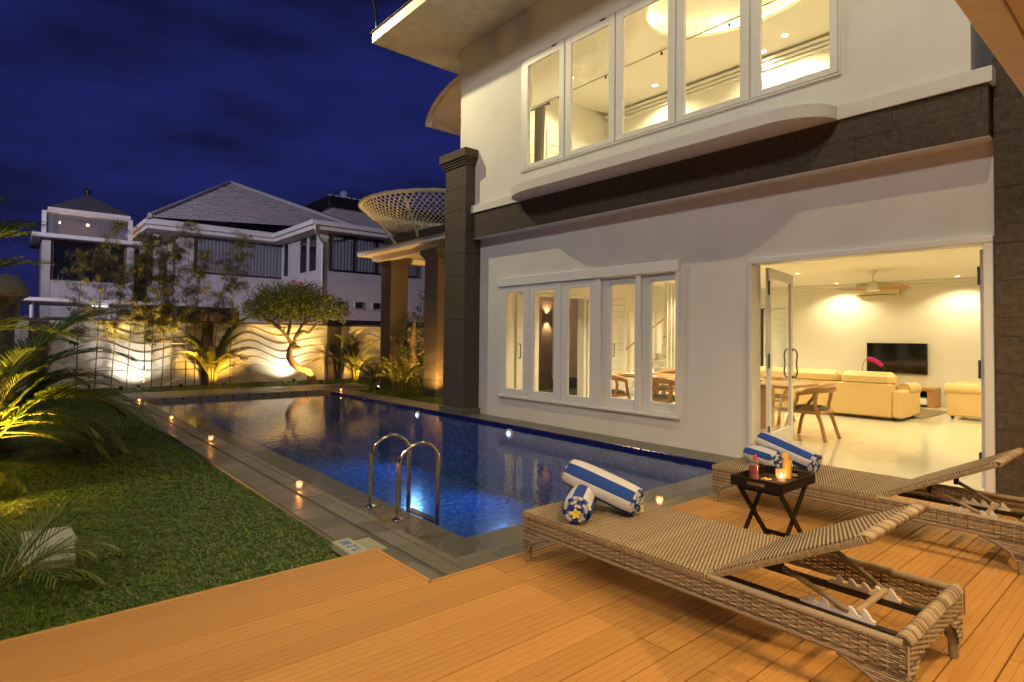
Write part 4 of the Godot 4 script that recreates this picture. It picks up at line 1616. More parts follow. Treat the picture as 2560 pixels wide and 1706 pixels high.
func dining() -> void:
	var t := thing("dining_table", "long teak dining table laid for dinner inside the windows", "table", Vector3(9.5, 0, -5.85))
	var b := B.new()
	b.box(Vector3(0, 0.73, 0), Vector3(1.08, 0.045, 3.6), 0.012)
	part("top", b, M.teak, t)
	for s: float in [-1.0, 1.0]:
		b = B.new()
		b.box(Vector3(0, 0.353, 1.15 * s), Vector3(0.55, 0.705, 0.09), 0.01)
		part("leg", b, M.teak, t)
	wood_chair(Vector3(8.62, 0, -7.2), 0.0, "teak dining chair seen through the fourth ground floor window")
	wood_chair(Vector3(8.62, 0, -6.05), 0.0, "teak dining chair seen through the last ground floor window beside the stair screen")
	wood_chair(Vector3(8.62, 0, -4.85), 0.0, "teak dining chair behind the open glazed door leaf")
	wood_chair(Vector3(9.12, 0, -3.80), PI * 0.5, "teak dining chair at the table end facing the doorway, nearest the deck")
	wood_chair(Vector3(10.4, 0, -7.2), PI, "teak dining chair on the far side of the table, seen past the last window")
	wood_chair(Vector3(10.4, 0, -5.0), PI, "teak dining chair on the far side of the table, before the sofa back")
	var k := 0
	for q: Array in [[9.16, -7.2], [9.16, -6.05], [9.16, -4.85], [9.84, -7.2], [9.84, -5.0]]:
		var side: String = ["behind the fourth window", "behind the last window", "behind the open door leaf", "at the far side seat by the stair", "at the far side seat by the sofa"][k]
		k += 1
		var p := thing("dinner_plate", "white dinner plate laid on the table " + side, "plate", Vector3(q[0], 0.753, q[1]), 0, "place settings")
		b = B.new()
		b.lathe([Vector2(0, 0.004), Vector2(0.08, 0.003), Vector2(0.08, 0.0), Vector2(0.09, 0.004), Vector2(0.135, 0.016), Vector2(0.133, 0.019), Vector2(0.085, 0.008), Vector2(0, 0.007)], Vector3.ZERO, 24)
		part("dish", b, M.white, p)
		var g := thing("wine_glass", "stemmed wine glass on the table " + side, "glass", Vector3(q[0] + (0.22 if q[0] < 9.5 else -0.22), 0.753, q[1] - 0.14), 0, "place settings")
		b = B.new()
		b.lathe([Vector2(0.0, 0.0), Vector2(0.034, 0.001), Vector2(0.006, 0.008), Vector2(0.004, 0.07), Vector2(0.012, 0.085), Vector2(0.036, 0.12), Vector2(0.038, 0.15), Vector2(0.030, 0.20)], Vector3.ZERO, 20)
		part("bowl", b, clear(0.05, Color(1, 1, 1), 0.0), g)
		var n := thing("napkin", "folded white napkin standing on the table " + side, "napkin", Vector3(q[0] + 0.02, 0.772, q[1]), 0.4, "place settings")
		b = B.new()
		b.lathe([Vector2(0.055, 0), Vector2(0.03, 0.06), Vector2(0.004, 0.12)], Vector3.ZERO, 7)
		part("cloth", b, M.white, n)


func upper_room() -> void:
	for q: Array in [["downlight in the upper room behind the third window", 9.70, -7.04], ["bright downlight in the upper room behind the last window", 9.68, -4.44], ["small downlight in the upper room beside the bright one", 9.95, -4.95], ["downlight in the upper room behind the last window frame", 9.5, -2.3], ["downlight in the upper room above the plant", 8.2, -7.9]]:
		downlight(q[0], Vector3(q[1], 6.499, q[2]), 4.4, 0.07)
	# strip lamp hidden in the oval coffer
	var t := thing("cove_lamp", "glowing strip lamp round the oval ceiling coffer upstairs", "lamp", Vector3(8.0, 6.57, -4.45))
	var b := B.new()
	var ring := []
	for k in 49:
		var a := TAU * k / 48.0
		ring.append(Vector3(0.98 * 1.055 * cos(a), 0.012, 1.35 * 1.055 * sin(a)))
	b.tube(ring, 0.010, 6, false)
	part("strip", b, shine(Color(1.0, 0.80, 0.42), 22.0), t)
	for k in 6:
		var a := TAU * (k + 0.5) / 6.0
		lamp(t, Vector3(0.98 * 1.02 * cos(a), 0.06, 1.35 * 1.02 * sin(a)), Color(1.0, 0.88, 0.6), 0.16, 0.03)
	# sheer blind half drawn over the window bank, with its bottom bar and clips
	var bl := thing("roller_blind", "sheer cream blind half lowered behind the upper windows", "blind", Vector3(7.16, 5.62, -5.2))
	b = B.new()
	b.quad(Vector3(0, 0, -2.68), Vector3(0, 0.06, 2.55), Vector3(0, 0.86, 2.55), Vector3(0, 0.86, -2.68))
	var sheer := mat(Color(0.80, 0.70, 0.50), 0.8)
	sheer.transparency = BaseMaterial3D.TRANSPARENCY_ALPHA
	sheer.albedo_color.a = 0.55
	sheer.backlight_enabled = true
	sheer.backlight = Color(0.9, 0.9, 0.9)
	part("cloth", b, sheer, bl)
	b = B.new()
	b.tube([Vector3(0.0, 0.0, -2.68), Vector3(0.0, 0.06, 2.55)], 0.012, 6)
	part("bottom_bar", b, mat(Color(0.5, 0.42, 0.28), 0.6), bl)
	for k in 4:
		b = B.new()
		b.box(Vector3(0, -0.01, -2.0 + 1.06 * k), Vector3(0.02, 0.045, 0.03), 0.004)
		part("clip", b, M.dark, bl)
	var cu := thing("curtain", "taupe curtain bunched at the left end of the upper windows", "curtain", Vector3(7.2, 3.65, -7.85))
	b = B.new()
	b.sheet(func(u: float, v: float) -> Vector3:
		return Vector3(0.03 * sin(u * 34.0), v * 1.93, 0.26 * u * (1.0 - 0.35 * (1.0 - v))), 48, 6)
	part("cloth", b, mat(Color(0.36, 0.30, 0.20), 0.9), cu)
	b = B.new()
	b.tube([Vector3(0.0, 1.95, -0.1), Vector3(0.0, 1.95, 0.34)], 0.014, 8)
	b.ball(Vector3(0, 1.95, 0.36), Vector3.ONE * 0.03, 10, 6)
	part("rod", b, M.iron, cu)
	var pl := thing("potted_palm", "small green potted palm behind the first upper window", "potted plant", Vector3(7.55, 3.62, -7.75))
	b = B.new()
	b.lathe([Vector2(0, 0), Vector2(0.12, 0), Vector2(0.15, 0.3), Vector2(0.13, 0.3), Vector2(0, 0.27)], Vector3.ZERO, 16)
	part("pot", b, M.white, pl)
	b = B.new()
	for k in 34:
		var a := rnd(0, TAU)
		leaf_blade(b, Vector3(0, 0.28 + rnd(0.2, 0.75), 0), Vector3(cos(a), rnd(0.2, 1.0), sin(a)).normalized(), rnd(0.25, 0.42), 0.035, Color(0.03, 0.09, 0.015), 0.5)
	part("foliage", b, M.frond, pl)


func garden_wall() -> void:
	var w := thing("garden_wall", "white garden wall of wave relief panels between dark stone posts behind the pool", "wall", Vector3(5.0, -0.12, -19.5))
	var zf := 0.2
	var b := B.new()
	b.span(Vector3(-14, 0, -0.2), Vector3(11, 1.88, 0.10))
	part("wall_core", b, M.panelwall, w)
	# one wave panel 3.55 wide, shared: overlapping swells, each proud at its crest
	b = B.new()
	var pw := 3.6
	var ph := 1.90
	b.sheet(func(u: float, v: float) -> Vector3:
		var x := u * pw
		var y := v * ph
		var env := smoothstep(0.02, 0.35, u) * smoothstep(1.0, 0.72, u)
		var ph0: float = 0.17 * sin(x * 2.35 - 1.1 + y * 0.35) * (0.35 + 0.65 * env) + 0.04 * sin(x * 4.6 + y * 2.0)
		var s: float = (y - ph0) / 0.245 + 0.07 * sin(x * 1.7)
		var f: float = s - floor(s)
		var saw: float = f / 0.86 if f < 0.86 else (1.0 - f) / 0.14
		var fade := smoothstep(0.0, 0.06, v) * smoothstep(1.0, 0.90, v) * smoothstep(0.0, 0.03, u) * smoothstep(1.0, 0.97, u)
		return Vector3(x - pw / 2, y, 0.012 + 0.046 * pow(saw, 1.5) * fade * (0.35 + 0.65 * env)), 150, 190)
	var pm := b.mesh()
	part("wave_panel", pm, M.panelwall, w, Vector3(2.6 - 5.0, 0, 0.10))
	part("wave_panel", pm, M.panelwall, w, Vector3(6.48 - 5.0, 0, 0.10))
	part("wave_panel", pm, M.panelwall, w, Vector3(10.6 - 5.0, 0, 0.10))
	part("wave_panel", pm, M.panelwall, w, Vector3(-1.55 - 5.0, 0, 0.10))
	for q: Array in [[0.40, 0.80], [4.40, 4.68], [8.28, 8.74]]:
		b = B.new()
		b.span(Vector3(q[0] - 5.0, 0, 0.05), Vector3(q[1] - 5.0, 1.86, 0.24), 0.006)
		part("post", b, M.stone, w)
	b = B.new()
	b.span(Vector3(-14, 1.881, -0.21), Vector3(11, 1.94, 0.12), 0.006)
	part("capping", b, M.stone, w)
	b = B.new()
	b.span(Vector3(-14, 0.0, 0.101), Vector3(11, 0.06, 0.28), 0.01)
	part("footing", b, M.shelf, w)
	# plain side wall of the carport, seen through the doorway behind the windows
	var s := thing("carport_wall", "beige boundary wall beyond the carport seen through the ground floor windows", "wall", Vector3(14.0, -0.12, -13.6))
	b = B.new()
	b.span(Vector3(-2.0, 0.25, -0.1), Vector3(3.5, 3.9, 0.1))
	part("wall_face", b, M.room, s)
	b = B.new()
	b.span(Vector3(-2.0, 0, -0.1), Vector3(3.5, 0.249, 0.13), 0.004)
	part("footing", b, M.shelf, s)
	# ground spots
	var k := 0
	for q: Array in [[Vector3(2.72, -0.1, -18.62), Vector3(2.72, 1.1, -19.4), 2.6, "black ground spot lighting the wave panel behind the bamboo", Color(1.0, 0.95, 0.86)],
			[Vector3(6.95, -0.1, -18.75), Vector3(6.75, 1.0, -19.4), 2.6, "black ground spot lighting the wave panel behind the bent tree", Color(1.0, 0.93, 0.80)],
			[Vector3(4.75, -0.1, -18.2), Vector3(4.68, 1.0, -18.9), 7.0, "ground spot at the foot of the palm by the wall post", Color(1.0, 0.74, 0.30)],
			[Vector3(9.25, -0.1, -17.75), Vector3(8.9, 0.9, -18.5), 8.0, "bright ground spot in front of the palm right of the bent tree", Color(1.0, 0.74, 0.30)],
			[Vector3(7.9, -0.1, -15.0), Vector3(8.4, 1.2, -14.2), 8.0, "bright ground spot by the pool side shrubs", Color(1.0, 0.74, 0.32)],
			[Vector3(7.95, -0.1, -12.15), Vector3(8.25, 1.4, -13.0), 8.0, "ground spot at the foot of the half hidden carport pillar", Color(1.0, 0.74, 0.36)],
			[Vector3(7.35, -0.1, -17.55), Vector3(6.9, 1.8, -18.3), 12.0, "ground spot in the lawn before the bent tree", Color(1.0, 0.78, 0.40)],
			[Vector3(9.55, -0.1, -15.5), Vector3(9.35, 2.5, -16.8), 6.0, "ground spot between the topiary and the far carport pillar", Color(1.0, 0.74, 0.38)],
			[Vector3(-0.25, -0.1, -8.1), Vector3(-0.15, 0.9, -8.9), 14.0, "ground spot glowing in the big palm at the left edge", Color(1.0, 0.76, 0.28)],
			[Vector3(-0.35, -0.1, -7.0), Vector3(0.5, 0.3, -6.6), 3.0, "ground spot lighting the lawn at the left edge", Color(1.0, 0.74, 0.26)],
			[Vector3(2.3, -0.1, -18.5), Vector3(2.25, 4.0, -18.85), 22.0, "ground spot among the left bamboo canes", Color(1.0, 0.82, 0.42)],
			[Vector3(3.7, -0.1, -18.5), Vector3(3.75, 4.0, -18.85), 22.0, "ground spot among the right bamboo canes", Color(1.0, 0.82, 0.42)],
			[Vector3(-1.0, -0.1, -7.0), Vector3(-0.6, 2.2, -7.3), 12.0, "ground spot under the tall palm at the left edge", Color(1.0, 0.80, 0.32)]]:
		k += 1
		var t := thing("ground_spot", q[3], "garden light", q[0], 0)
		var d: Vector3 = (q[1] - q[0] - Vector3(0, 0.1, 0)).normalized()
		var side := d.cross(Vector3.UP).normalized()
		var bas := Basis(side, d, side.cross(d))
		b = B.new()
		b.lathe([Vector2(0.03, -0.05), Vector2(0.045, -0.04), Vector2(0.048, 0.05), Vector2(0.048, 0.05), Vector2(0.041, 0.05), Vector2(0.041, 0.05), Vector2(0.040, 0.03)], Vector3(0, 0.1, 0), 14, bas)
		b.tube([Vector3(0, 0, 0), Vector3(0, 0.07, 0)], 0.014, 6)
		part("housing", b, M.dark, t)
		b = B.new()
		b.lathe([Vector2(0.041, 0.028), Vector2(0.02, 0.034), Vector2(0.0, 0.036)], Vector3(0, 0.1, 0), 12, bas)
		part("lens", b, shine(Color(1.0, 0.86, 0.55), 14.0), t)
		spot(t, Vector3(0, 0.1, 0) + d * 0.06, Vector3(0, 0.1, 0) + d * 2.0, q[4], q[2], 30.0 if q[2] > 20.0 else 58.0, 0.7, 0.035)


func neighbours() -> void:
	# big hipped house behind the garden wall
	var h := thing("neighbour_house", "large pale grey house with a shingled hip roof behind the garden wall", "house", Vector3(9.0, -0.12, -30.0))
	var b := B.new()
	b.span(Vector3(-3.2, 0.0, -10), Vector3(2.0, 6.05, 0.0))
	part("wall", b, M.greywall, h)
	b = B.new()
	b.span(Vector3(-4.15, 0.0, -0.35), Vector3(-3.95, 6.05, -0.15))
	part("post", b, M.greywall, h)
	b = B.new()
	b.span(Vector3(-4.2, 2.9, -9), Vector3(-3.21, 3.7, -0.1))
	part("balcony_wall", b, M.greywall, h)
	b = B.new()
	b.span(Vector3(-4.0, 0.0, -10), Vector3(-3.21, 6.05, -3.0))
	part("recess_wall", b, M.greywall, h)
	# wing that comes forward on the right
	b = B.new()
	b.span(Vector3(1.36, 0.0, -4.0), Vector3(9.5, 6.05, 5.0))
	part("wing_wall", b, M.greywall, h)
	b = B.new()
	b.span(Vector3(1.3, 1.95, 5.001), Vector3(9.5, 2.25, 5.03))
	part("plinth_band", b, M.dark, h)
	# eaves: soffit slab and white gutter round both fronts
	b = B.new()
	b.span(Vector3(-4.6, 6.051, -10), Vector3(0.7, 6.25, 0.85))
	b.span(Vector3(0.7, 6.051, -10), Vector3(10.0, 6.25, 5.75))
	part("eaves", b, M.soffit, h)
	b = B.new()
	for q: Array in [[Vector3(-4.72, 6.22, 0.851), Vector3(0.70, 6.42, 0.98)], [Vector3(0.57, 6.22, 0.981), Vector3(0.699, 6.42, 5.88)], [Vector3(0.70, 6.22, 5.751), Vector3(10, 6.42, 5.88)], [Vector3(-4.72, 6.22, -10), Vector3(-4.60, 6.42, 0.85)]]:
		b.span(q[0], q[1], 0.02)
	part("gutter", b, M.gutter, h)
	# hip roof in shingle courses
	var rf := Node3D.new()
	rf.name = "roof"
	h.add_child(rf, true)
	var apex := [Vector3(0.0, 9.75, -4.2), Vector3(3.6, 9.75, -8.2)]
	var eave := [Vector3(-4.5, 6.55, 0.8), Vector3(6.9, 6.55, 0.8), Vector3(6.9, 6.55, -14.0), Vector3(-4.5, 6.55, -14.0)]
	eave[1] = Vector3(4.9, 7.05, 1.6)
	var faces := [[eave[0], eave[1], apex[0], apex[0]], [eave[1], eave[2], apex[1], apex[0]], [eave[3], eave[0], apex[0], apex[1]], [eave[2], eave[3], apex[1], apex[1]]]
	for f: Array in faces:
		b = B.new()
		var n := 26
		for k in n:
			var u0 := float(k) / n
			var u1 := float(k + 1) / n
			var a: Vector3 = f[0].lerp(f[3], u0)
			var c: Vector3 = f[1].lerp(f[2], u0)
			var a1: Vector3 = f[0].lerp(f[3], u1)
			var c1: Vector3 = f[1].lerp(f[2], u1)
			var m := maxi(1, int((c - a).length() / 0.34))
			var nor: Vector3 = (c - a).cross(a1 - a).normalized()
			if nor.y < 0:
				nor = -nor
			for j in m:
				var t0 := float(j) / m
				var t1 := float(j + 1) / m
				var lift := nor * rnd(0.05, 0.09)
				var g := 0.01
				var p0 := a.lerp(c, t0 + g / m) + lift
				var p1 := a.lerp(c, t1 - g / m) + lift
				b.quad(p0, p1, a1.lerp(c1, t1) + nor * 0.008, a1.lerp(c1, t0) + nor * 0.008)
				b.quad(p0 - lift, p1 - lift, p1, p0)
		var o := part("shingles", b, M.roof, rf)
		o.set_meta("kind", "stuff")
	for q: Array in [[eave[0], apex[0]], [eave[1], apex[0]], [apex[0], apex[1]]]:
		b = B.new()
		b.tube([q[0] + Vector3(0, 0.06, 0), q[1] + Vector3(0, 0.06, 0)], 0.11, 8)
		part("hip_cap", b, M.roof, rf)
	b = B.new()
	b.span(Vector3(-4.4, 6.42, 0.5), Vector3(4.6, 6.52, 0.7), 0.01)
	part("roof_board", b, M.gutter, rf)
	# windows
	window_bank(h, Vector3(-2.55, 4.42, 0.0), Vector3(4.1, 1.85, 0.12), 1, M.curtain)
	window_bank(h, Vector3(1.7, 4.48, 5.0), Vector3(4.4, 1.6, 0.12), 4, M.curtain)
	for k in 3:
		# narrow slots in the inner corner wall of the wing
		b = B.new()
		b.span(Vector3(1.33, 4.45, [0.5, 2.6, 3.7][k]), Vector3(1.359, 6.0, [0.95, 3.3, 4.4][k]))
		part("window", b, M.darkpane, h)
	for k in 5:
		b = B.new()
		b.span(Vector3(1.15 + 0.88 * k, 2.75, 5.001), Vector3(1.62 + 0.88 * k, 3.13, 5.06), 0.01)
		var fr := part("vent_opening", b, M.greywall, h)
		b = B.new()
		b.span(Vector3(1.20 + 0.88 * k, 2.80, 5.061), Vector3(1.57 + 0.88 * k, 3.08, 5.066))
		part("opening", b, M.black, fr)
	b = B.new()
	for k in 10:
		b.span(Vector3(1.45 + 0.50 * k, 6.12 - 0.32, 5.001), Vector3(1.83 + 0.50 * k, 6.22 - 0.30, 5.03), 0.004)
	part("frieze_panel", b, M.gutter, h)
	b = B.new()
	b.tube(curve([Vector3(0.75, 6.3, 5.8), Vector3(0.78, 6.0, 5.75), Vector3(1.32, 5.65, 5.1), Vector3(1.36, 5.5, 5.08)], 14), 0.045, 8)
	b.tube([Vector3(1.36, 5.5, 5.08), Vector3(1.36, 0.1, 5.08)], 0.045, 8)
	part("downpipe", b, M.gutter, h)
	b = B.new()
	b.tube([Vector3(5.0, 0.1, 5.06), Vector3(5.0, 6.05, 5.06)], 0.06, 8)
	part("downpipe", b, M.soffit, h)
	# tank on a stand beyond the ridge
	var tk := thing("water_tank", "pale blue round water tank on the roof platform behind the hip roof", "water tank", Vector3(16.35, 10.16, -36.0))
	b = B.new()
	b.lathe([Vector2(0, 0), Vector2(0.42, 0), Vector2(0.42, 0), Vector2(0.44, 0.05), Vector2(0.41, 0.1), Vector2(0.44, 0.25), Vector2(0.41, 0.4), Vector2(0.44, 0.6), Vector2(0.41, 0.75), Vector2(0.42, 0.86), Vector2(0.30, 1.0), Vector2(0.16, 1.03), Vector2(0.16, 1.08), Vector2(0, 1.10)], Vector3.ZERO, 24, Basis.from_scale(Vector3(0.62, 0.6, 0.62)))
	part("tank_body", b, mat(Color(0.30, 0.38, 0.62), 0.5), tk)
	var bk := thing("back_building", "dark building with a flat roof platform behind the hip roof", "building", Vector3(17.0, -0.12, -37.0))
	b = B.new()
	b.span(Vector3(-1.6, 0, -3), Vector3(9, 9.6, 1.4))
	part("wall", b, M.greywall, bk)
	b = B.new()
	b.span(Vector3(-2.0, 9.6, -3.5), Vector3(9.5, 10.28, 1.8), 0.02)
	part("roof_platform", b, M.dark, bk)
	b = B.new()
	for k in 12:
		b.span(Vector3(-1.95 + 0.4 * k, 10.281, 1.5), Vector3(-1.75 + 0.4 * k, 10.36, 1.75))
	part("parapet_block", b, M.gutter, bk)
	# viewing tower with glass balcony at the left
	var t := thing("neighbour_tower", "pale tower house with a glass balcony and small dark pyramid roof at the left", "house", Vector3(2.5, -0.12, -31.0))
	b = B.new()
	b.span(Vector3(-1.5, 0, -4), Vector3(-1.22, 5.45, 0.0))
	b.span(Vector3(1.45, 0, -4), Vector3(1.72, 5.45, 0.0))
	b.span(Vector3(-1.22, 0, -4), Vector3(1.45, 3.75, -0.02))
	part("wall", b, M.greywall, t)
	b = B.new()
	b.span(Vector3(-1.22, 3.751, -3), Vector3(1.45, 5.45, -0.5))
	part("upper_room", b, M.greywall, t)
	b = B.new()
	b.span(Vector3(-1.20, 3.76, -0.2), Vector3(-1.12, 5.44, -0.1))
	b.span(Vector3(1.36, 3.76, -0.2), Vector3(1.44, 5.44, -0.1))
	b.span(Vector3(-1.12, 5.36, -0.2), Vector3(1.36, 5.44, -0.1))
	part("window_frame", b, mat(Color(0.16, 0.07, 0.03), 0.6), t)
	b = B.new()
	b.quad(Vector3(-1.12, 3.76, -0.16), Vector3(1.36, 3.76, -0.16), Vector3(1.36, 5.36, -0.16), Vector3(-1.12, 5.36, -0.16))
	part("pane", b, M.darkpane, t)
	b = B.new()
	b.span(Vector3(-1.85, 5.451, -4.3), Vector3(2.0, 5.62, 0.5), 0.02)
	part("balcony_slab", b, M.gutter, t)
	b = B.new()
	for x: float in [-1.55, 1.45]:
		b.span(Vector3(x, 5.621, 0.15), Vector3(x + 0.16, 6.5, 0.3), 0.01)
	b.span(Vector3(-1.55, 6.501, 0.13), Vector3(1.61, 6.56, 0.32), 0.01)
	part("balcony_rail", b, M.gutter, t)
	b = B.new()
	b.quad(Vector3(-1.39, 5.63, 0.22), Vector3(1.45, 5.63, 0.22), Vector3(1.45, 6.5, 0.22), Vector3(-1.39, 6.5, 0.22))
	part("balcony_pane", b, clear(0.25, Color(0.45, 0.5, 0.55), 0.1), t)
	b = B.new()
	for x: float in [-1.05, 1.25]:
		for z: float in [-2.8, -0.4]:
			b.span(Vector3(x - 0.09, 5.621, z - 0.09), Vector3(x + 0.09, 6.75, z + 0.09))
	b.span(Vector3(-1.0, 5.621, -2.9), Vector3(1.3, 6.7, -2.7))
	part("pavilion_post", b, mat(Color(0.05, 0.025, 0.015), 0.7), t)
	b = B.new()
	var tp := Vector3(0.1, 7.78, -1.6)
	var c4 := [Vector3(-1.35, 6.78, 0.0), Vector3(1.55, 6.78, 0.0), Vector3(1.55, 6.78, -3.2), Vector3(-1.35, 6.78, -3.2)]
	for k in 4:
		b.tri(c4[k], c4[(k + 1) % 4], tp)
	b.quad(c4[3], c4[2], c4[1], c4[0])
	var pr := part("roof", b, skin(mat(Color.WHITE, 0.9), cloudy(91, 0.05, [Color(0.05, 0.05, 0.06), Color(0.10, 0.10, 0.115)]), Vector3.ONE * 0.7), t)
	b = B.new()
	b.span(Vector3(-1.36, 6.62, -0.04), Vector3(1.56, 6.775, 0.03), 0.01)
	part("fascia", b, M.soffit, pr)
	b = B.new()
	b.lathe([Vector2(0.10, 0), Vector2(0.10, 0.1), Vector2(0.15, 0.12), Vector2(0.15, 0.24), Vector2(0, 0.27)], tp + Vector3(0, -0.02, 0), 8)
	part("finial", b, M.dark, pr)
	for q: Array in [[Vector3(-0.95, 6.25, -0.6), "warm bulb at the left of the tower balcony"], [Vector3(0.1, 6.35, -1.2), "warm bulb under the tower pavilion roof"]]:
		var l := thing("balcony_bulb", q[1], "lamp", q[0] + t.position)
		b = B.new()
		b.ball(Vector3.ZERO, Vector3.ONE * 0.06, 10, 6)
		part("bulb", b, shine(Color(1.0, 0.72, 0.35), 7.0), l)
		lamp(l, Vector3.ZERO, Color(1.0, 0.72, 0.35), 0.8, 0.05)
	# low dark shed roofs and a carport between the houses and the wall
	var s := thing("car_shelter", "long low carport roof just behind the garden wall at the left", "carport", Vector3(3.2, -0.12, -27.0))
	b = B.new()
	b.span(Vector3(-3.2, 2.62, -2.6), Vector3(2.4, 2.74, 1.6), 0.01)
	part("roof", b, M.soffit, s)
	for q: Vector2 in [Vector2(-2.6, 1.3), Vector2(-0.4, 1.3), Vector2(2.0, 1.3)]:
		b = B.new()
		b.tube([Vector3(q.x, 0, q.y), Vector3(q.x, 2.61, q.y)], 0.06, 8)
		part("post", b, M.greywall, s)
	var sl := thing("shelter_lamp", "white strip lamp under the low carport roof", "lamp", Vector3(2.55, 2.42, -26.2))
	b = B.new()
	b.box(Vector3.ZERO, Vector3(0.5, 0.04, 0.08), 0.01)
	part("tube", b, shine(Color(0.85, 0.95, 1.0), 2.0), sl)
	lamp(sl, Vector3(0, -0.08, 0), Color(0.85, 0.95, 1.0), 0.35, 0.08)
	parked("parked_car", "silver saloon car under the low carport, only its roof above the garden wall", Vector3(2.2, -0.16, -25.3), mat(Color(0.34, 0.40, 0.42), 0.3, 0.3), 4.3, 1.72, 1.62)
	parked("parked_van", "black van behind the garden wall between bamboo and bent tree", Vector3(5.2, -0.16, -22.6), mat(Color(0.012, 0.012, 0.014), 0.3), 2.0, 1.5, 2.52)
	# garden shrubs beyond the wall, dark
	var q2 := thing("dark_shrub", "dark leafy shrub against the wing wall behind the carport pillars", "shrub", Vector3(15.3, -0.1, -23.5))
	crown(q2, "foliage", [[Vector3(0, 2.0, 0), Vector3(1.3, 2.0, 1.0)]], 1500, 0.13, Color(0.02, 0.04, 0.012), Color(0.03, 0.05, 0.015), 91)
	b = B.new()
	b.tube([Vector3(0, 0, 0), Vector3(0.1, 1.6, 0)], 0.09, 8)
	part("stem", b, M.bark, q2)


func window_bank(h: Node3D, lo: Vector3, size: Vector3, n: int, back: Material) -> void:
	# framed window of n lights standing on a wall face, curtain behind dark glass
	var b := B.new()
	var z := lo.z
	b.span(Vector3(lo.x, lo.y, z + 0.001), Vector3(lo.x + size.x, lo.y + size.y, z + 0.02))
	var w := part("window", b, back, h)
	b = B.new()
	b.span(Vector3(lo.x - 0.05, lo.y - 0.05, z + 0.001), Vector3(lo.x, lo.y + size.y + 0.05, z + size.z), 0.008)
	b.span(Vector3(lo.x + size.x, lo.y - 0.05, z + 0.001), Vector3(lo.x + size.x + 0.05, lo.y + size.y + 0.05, z + size.z), 0.008)
	b.span(Vector3(lo.x, lo.y - 0.05, z + 0.001), Vector3(lo.x + size.x, lo.y, z + size.z), 0.008)
	b.span(Vector3(lo.x, lo.y + size.y, z + 0.001), Vector3(lo.x + size.x, lo.y + size.y + 0.05, z + size.z), 0.008)
	for k in n - 1:
		var x := lo.x + size.x * (k + 1) / n
		b.span(Vector3(x - 0.05, lo.y, z + 0.02), Vector3(x + 0.05, lo.y + size.y, z + size.z - 0.01), 0.008)
	part("frame", b, M.dark, w)
	for k in n:
		b = B.new()
		var x0 := lo.x + size.x * k / n + 0.04
		var x1 := lo.x + size.x * (k + 1) / n - 0.04
		b.quad(Vector3(x0, lo.y, z + 0.06), Vector3(x1, lo.y, z + 0.06), Vector3(x1, lo.y + size.y, z + 0.06), Vector3(x0, lo.y + size.y, z + 0.06))
		part("pane", b, clear(0.12, Color(0.1, 0.12, 0.18), 0.02), w)
	b = B.new()
	b.sheet(func(u: float, v: float) -> Vector3:
		return Vector3(lo.x + size.x * u, lo.y + size.y * v, z + 0.035 + 0.012 * sin(u * size.x * 40.0)), int(size.x * 40), 1)
	part("curtain", b, back, w)


func parked(called: String, label: String, at: Vector3, paint: Material, length: float, width: float, high: float) -> void:
	# vehicle along x: body, cabin with panes, four wheels
	var v := thing(called, label, "van" if high > 2 else "car", at)
	var hl := length / 2
	var b := B.new()
	var body := PackedVector2Array([Vector2(-hl, 0.28), Vector2(hl, 0.28), Vector2(hl, 0.75), Vector2(hl - 0.08, high * 0.5), Vector2(hl * 0.62, high * 0.58), Vector2(-hl * 0.75, high * 0.58), Vector2(-hl, high * 0.5)])
	b.extrude(body, width, Transform3D(Basis(), Vector3(0, 0, -width / 2)))
	part("body", b, paint, v)
	var cab := PackedVector2Array([Vector2(-hl * 0.72, high * 0.581), Vector2(hl * 0.58, high * 0.581), Vector2(hl * 0.36, high * 0.95), Vector2(hl * 0.28, high), Vector2(-hl * 0.42, high), Vector2(-hl * 0.5, high * 0.96)])
	if high > 2:
		cab = PackedVector2Array([Vector2(-hl * 0.97, high * 0.581), Vector2(hl * 0.97, high * 0.581), Vector2(hl * 0.96, high * 0.93), Vector2(hl * 0.88, high), Vector2(-hl * 0.88, high), Vector2(-hl * 0.96, high * 0.93)])
	b = B.new()
	b.extrude(cab, width - 0.16, Transform3D(Basis(), Vector3(0, 0, -width / 2 + 0.08)))
	part("cabin", b, paint, v)
	for s: float in [-1.0, 1.0]:
		for k in 2:
			b = B.new()
			var x0 := -hl * 0.45 + hl * 0.45 * k
			b.box(Vector3(x0 + hl * 0.2, high * 0.77, s * (width / 2 - 0.078)), Vector3(hl * 0.38, high * 0.26, 0.01), 0.003)
			part("window", b, M.darkpane if called == "parked_car" else mat(Color(0.26, 0.13, 0.05), 0.3), v)
		for x: float in [-hl * 0.62, hl * 0.62]:
			b = B.new()
			b.lathe([Vector2(0.0, -0.1), Vector2(0.30, -0.1), Vector2(0.33, -0.06), Vector2(0.33, 0.06), Vector2(0.30, 0.1), Vector2(0.0, 0.1)], Vector3(x, 0.33, s * (width / 2 - 0.1)), 20, Basis(Vector3.RIGHT, PI / 2))
			part("wheel", b, M.black, v)


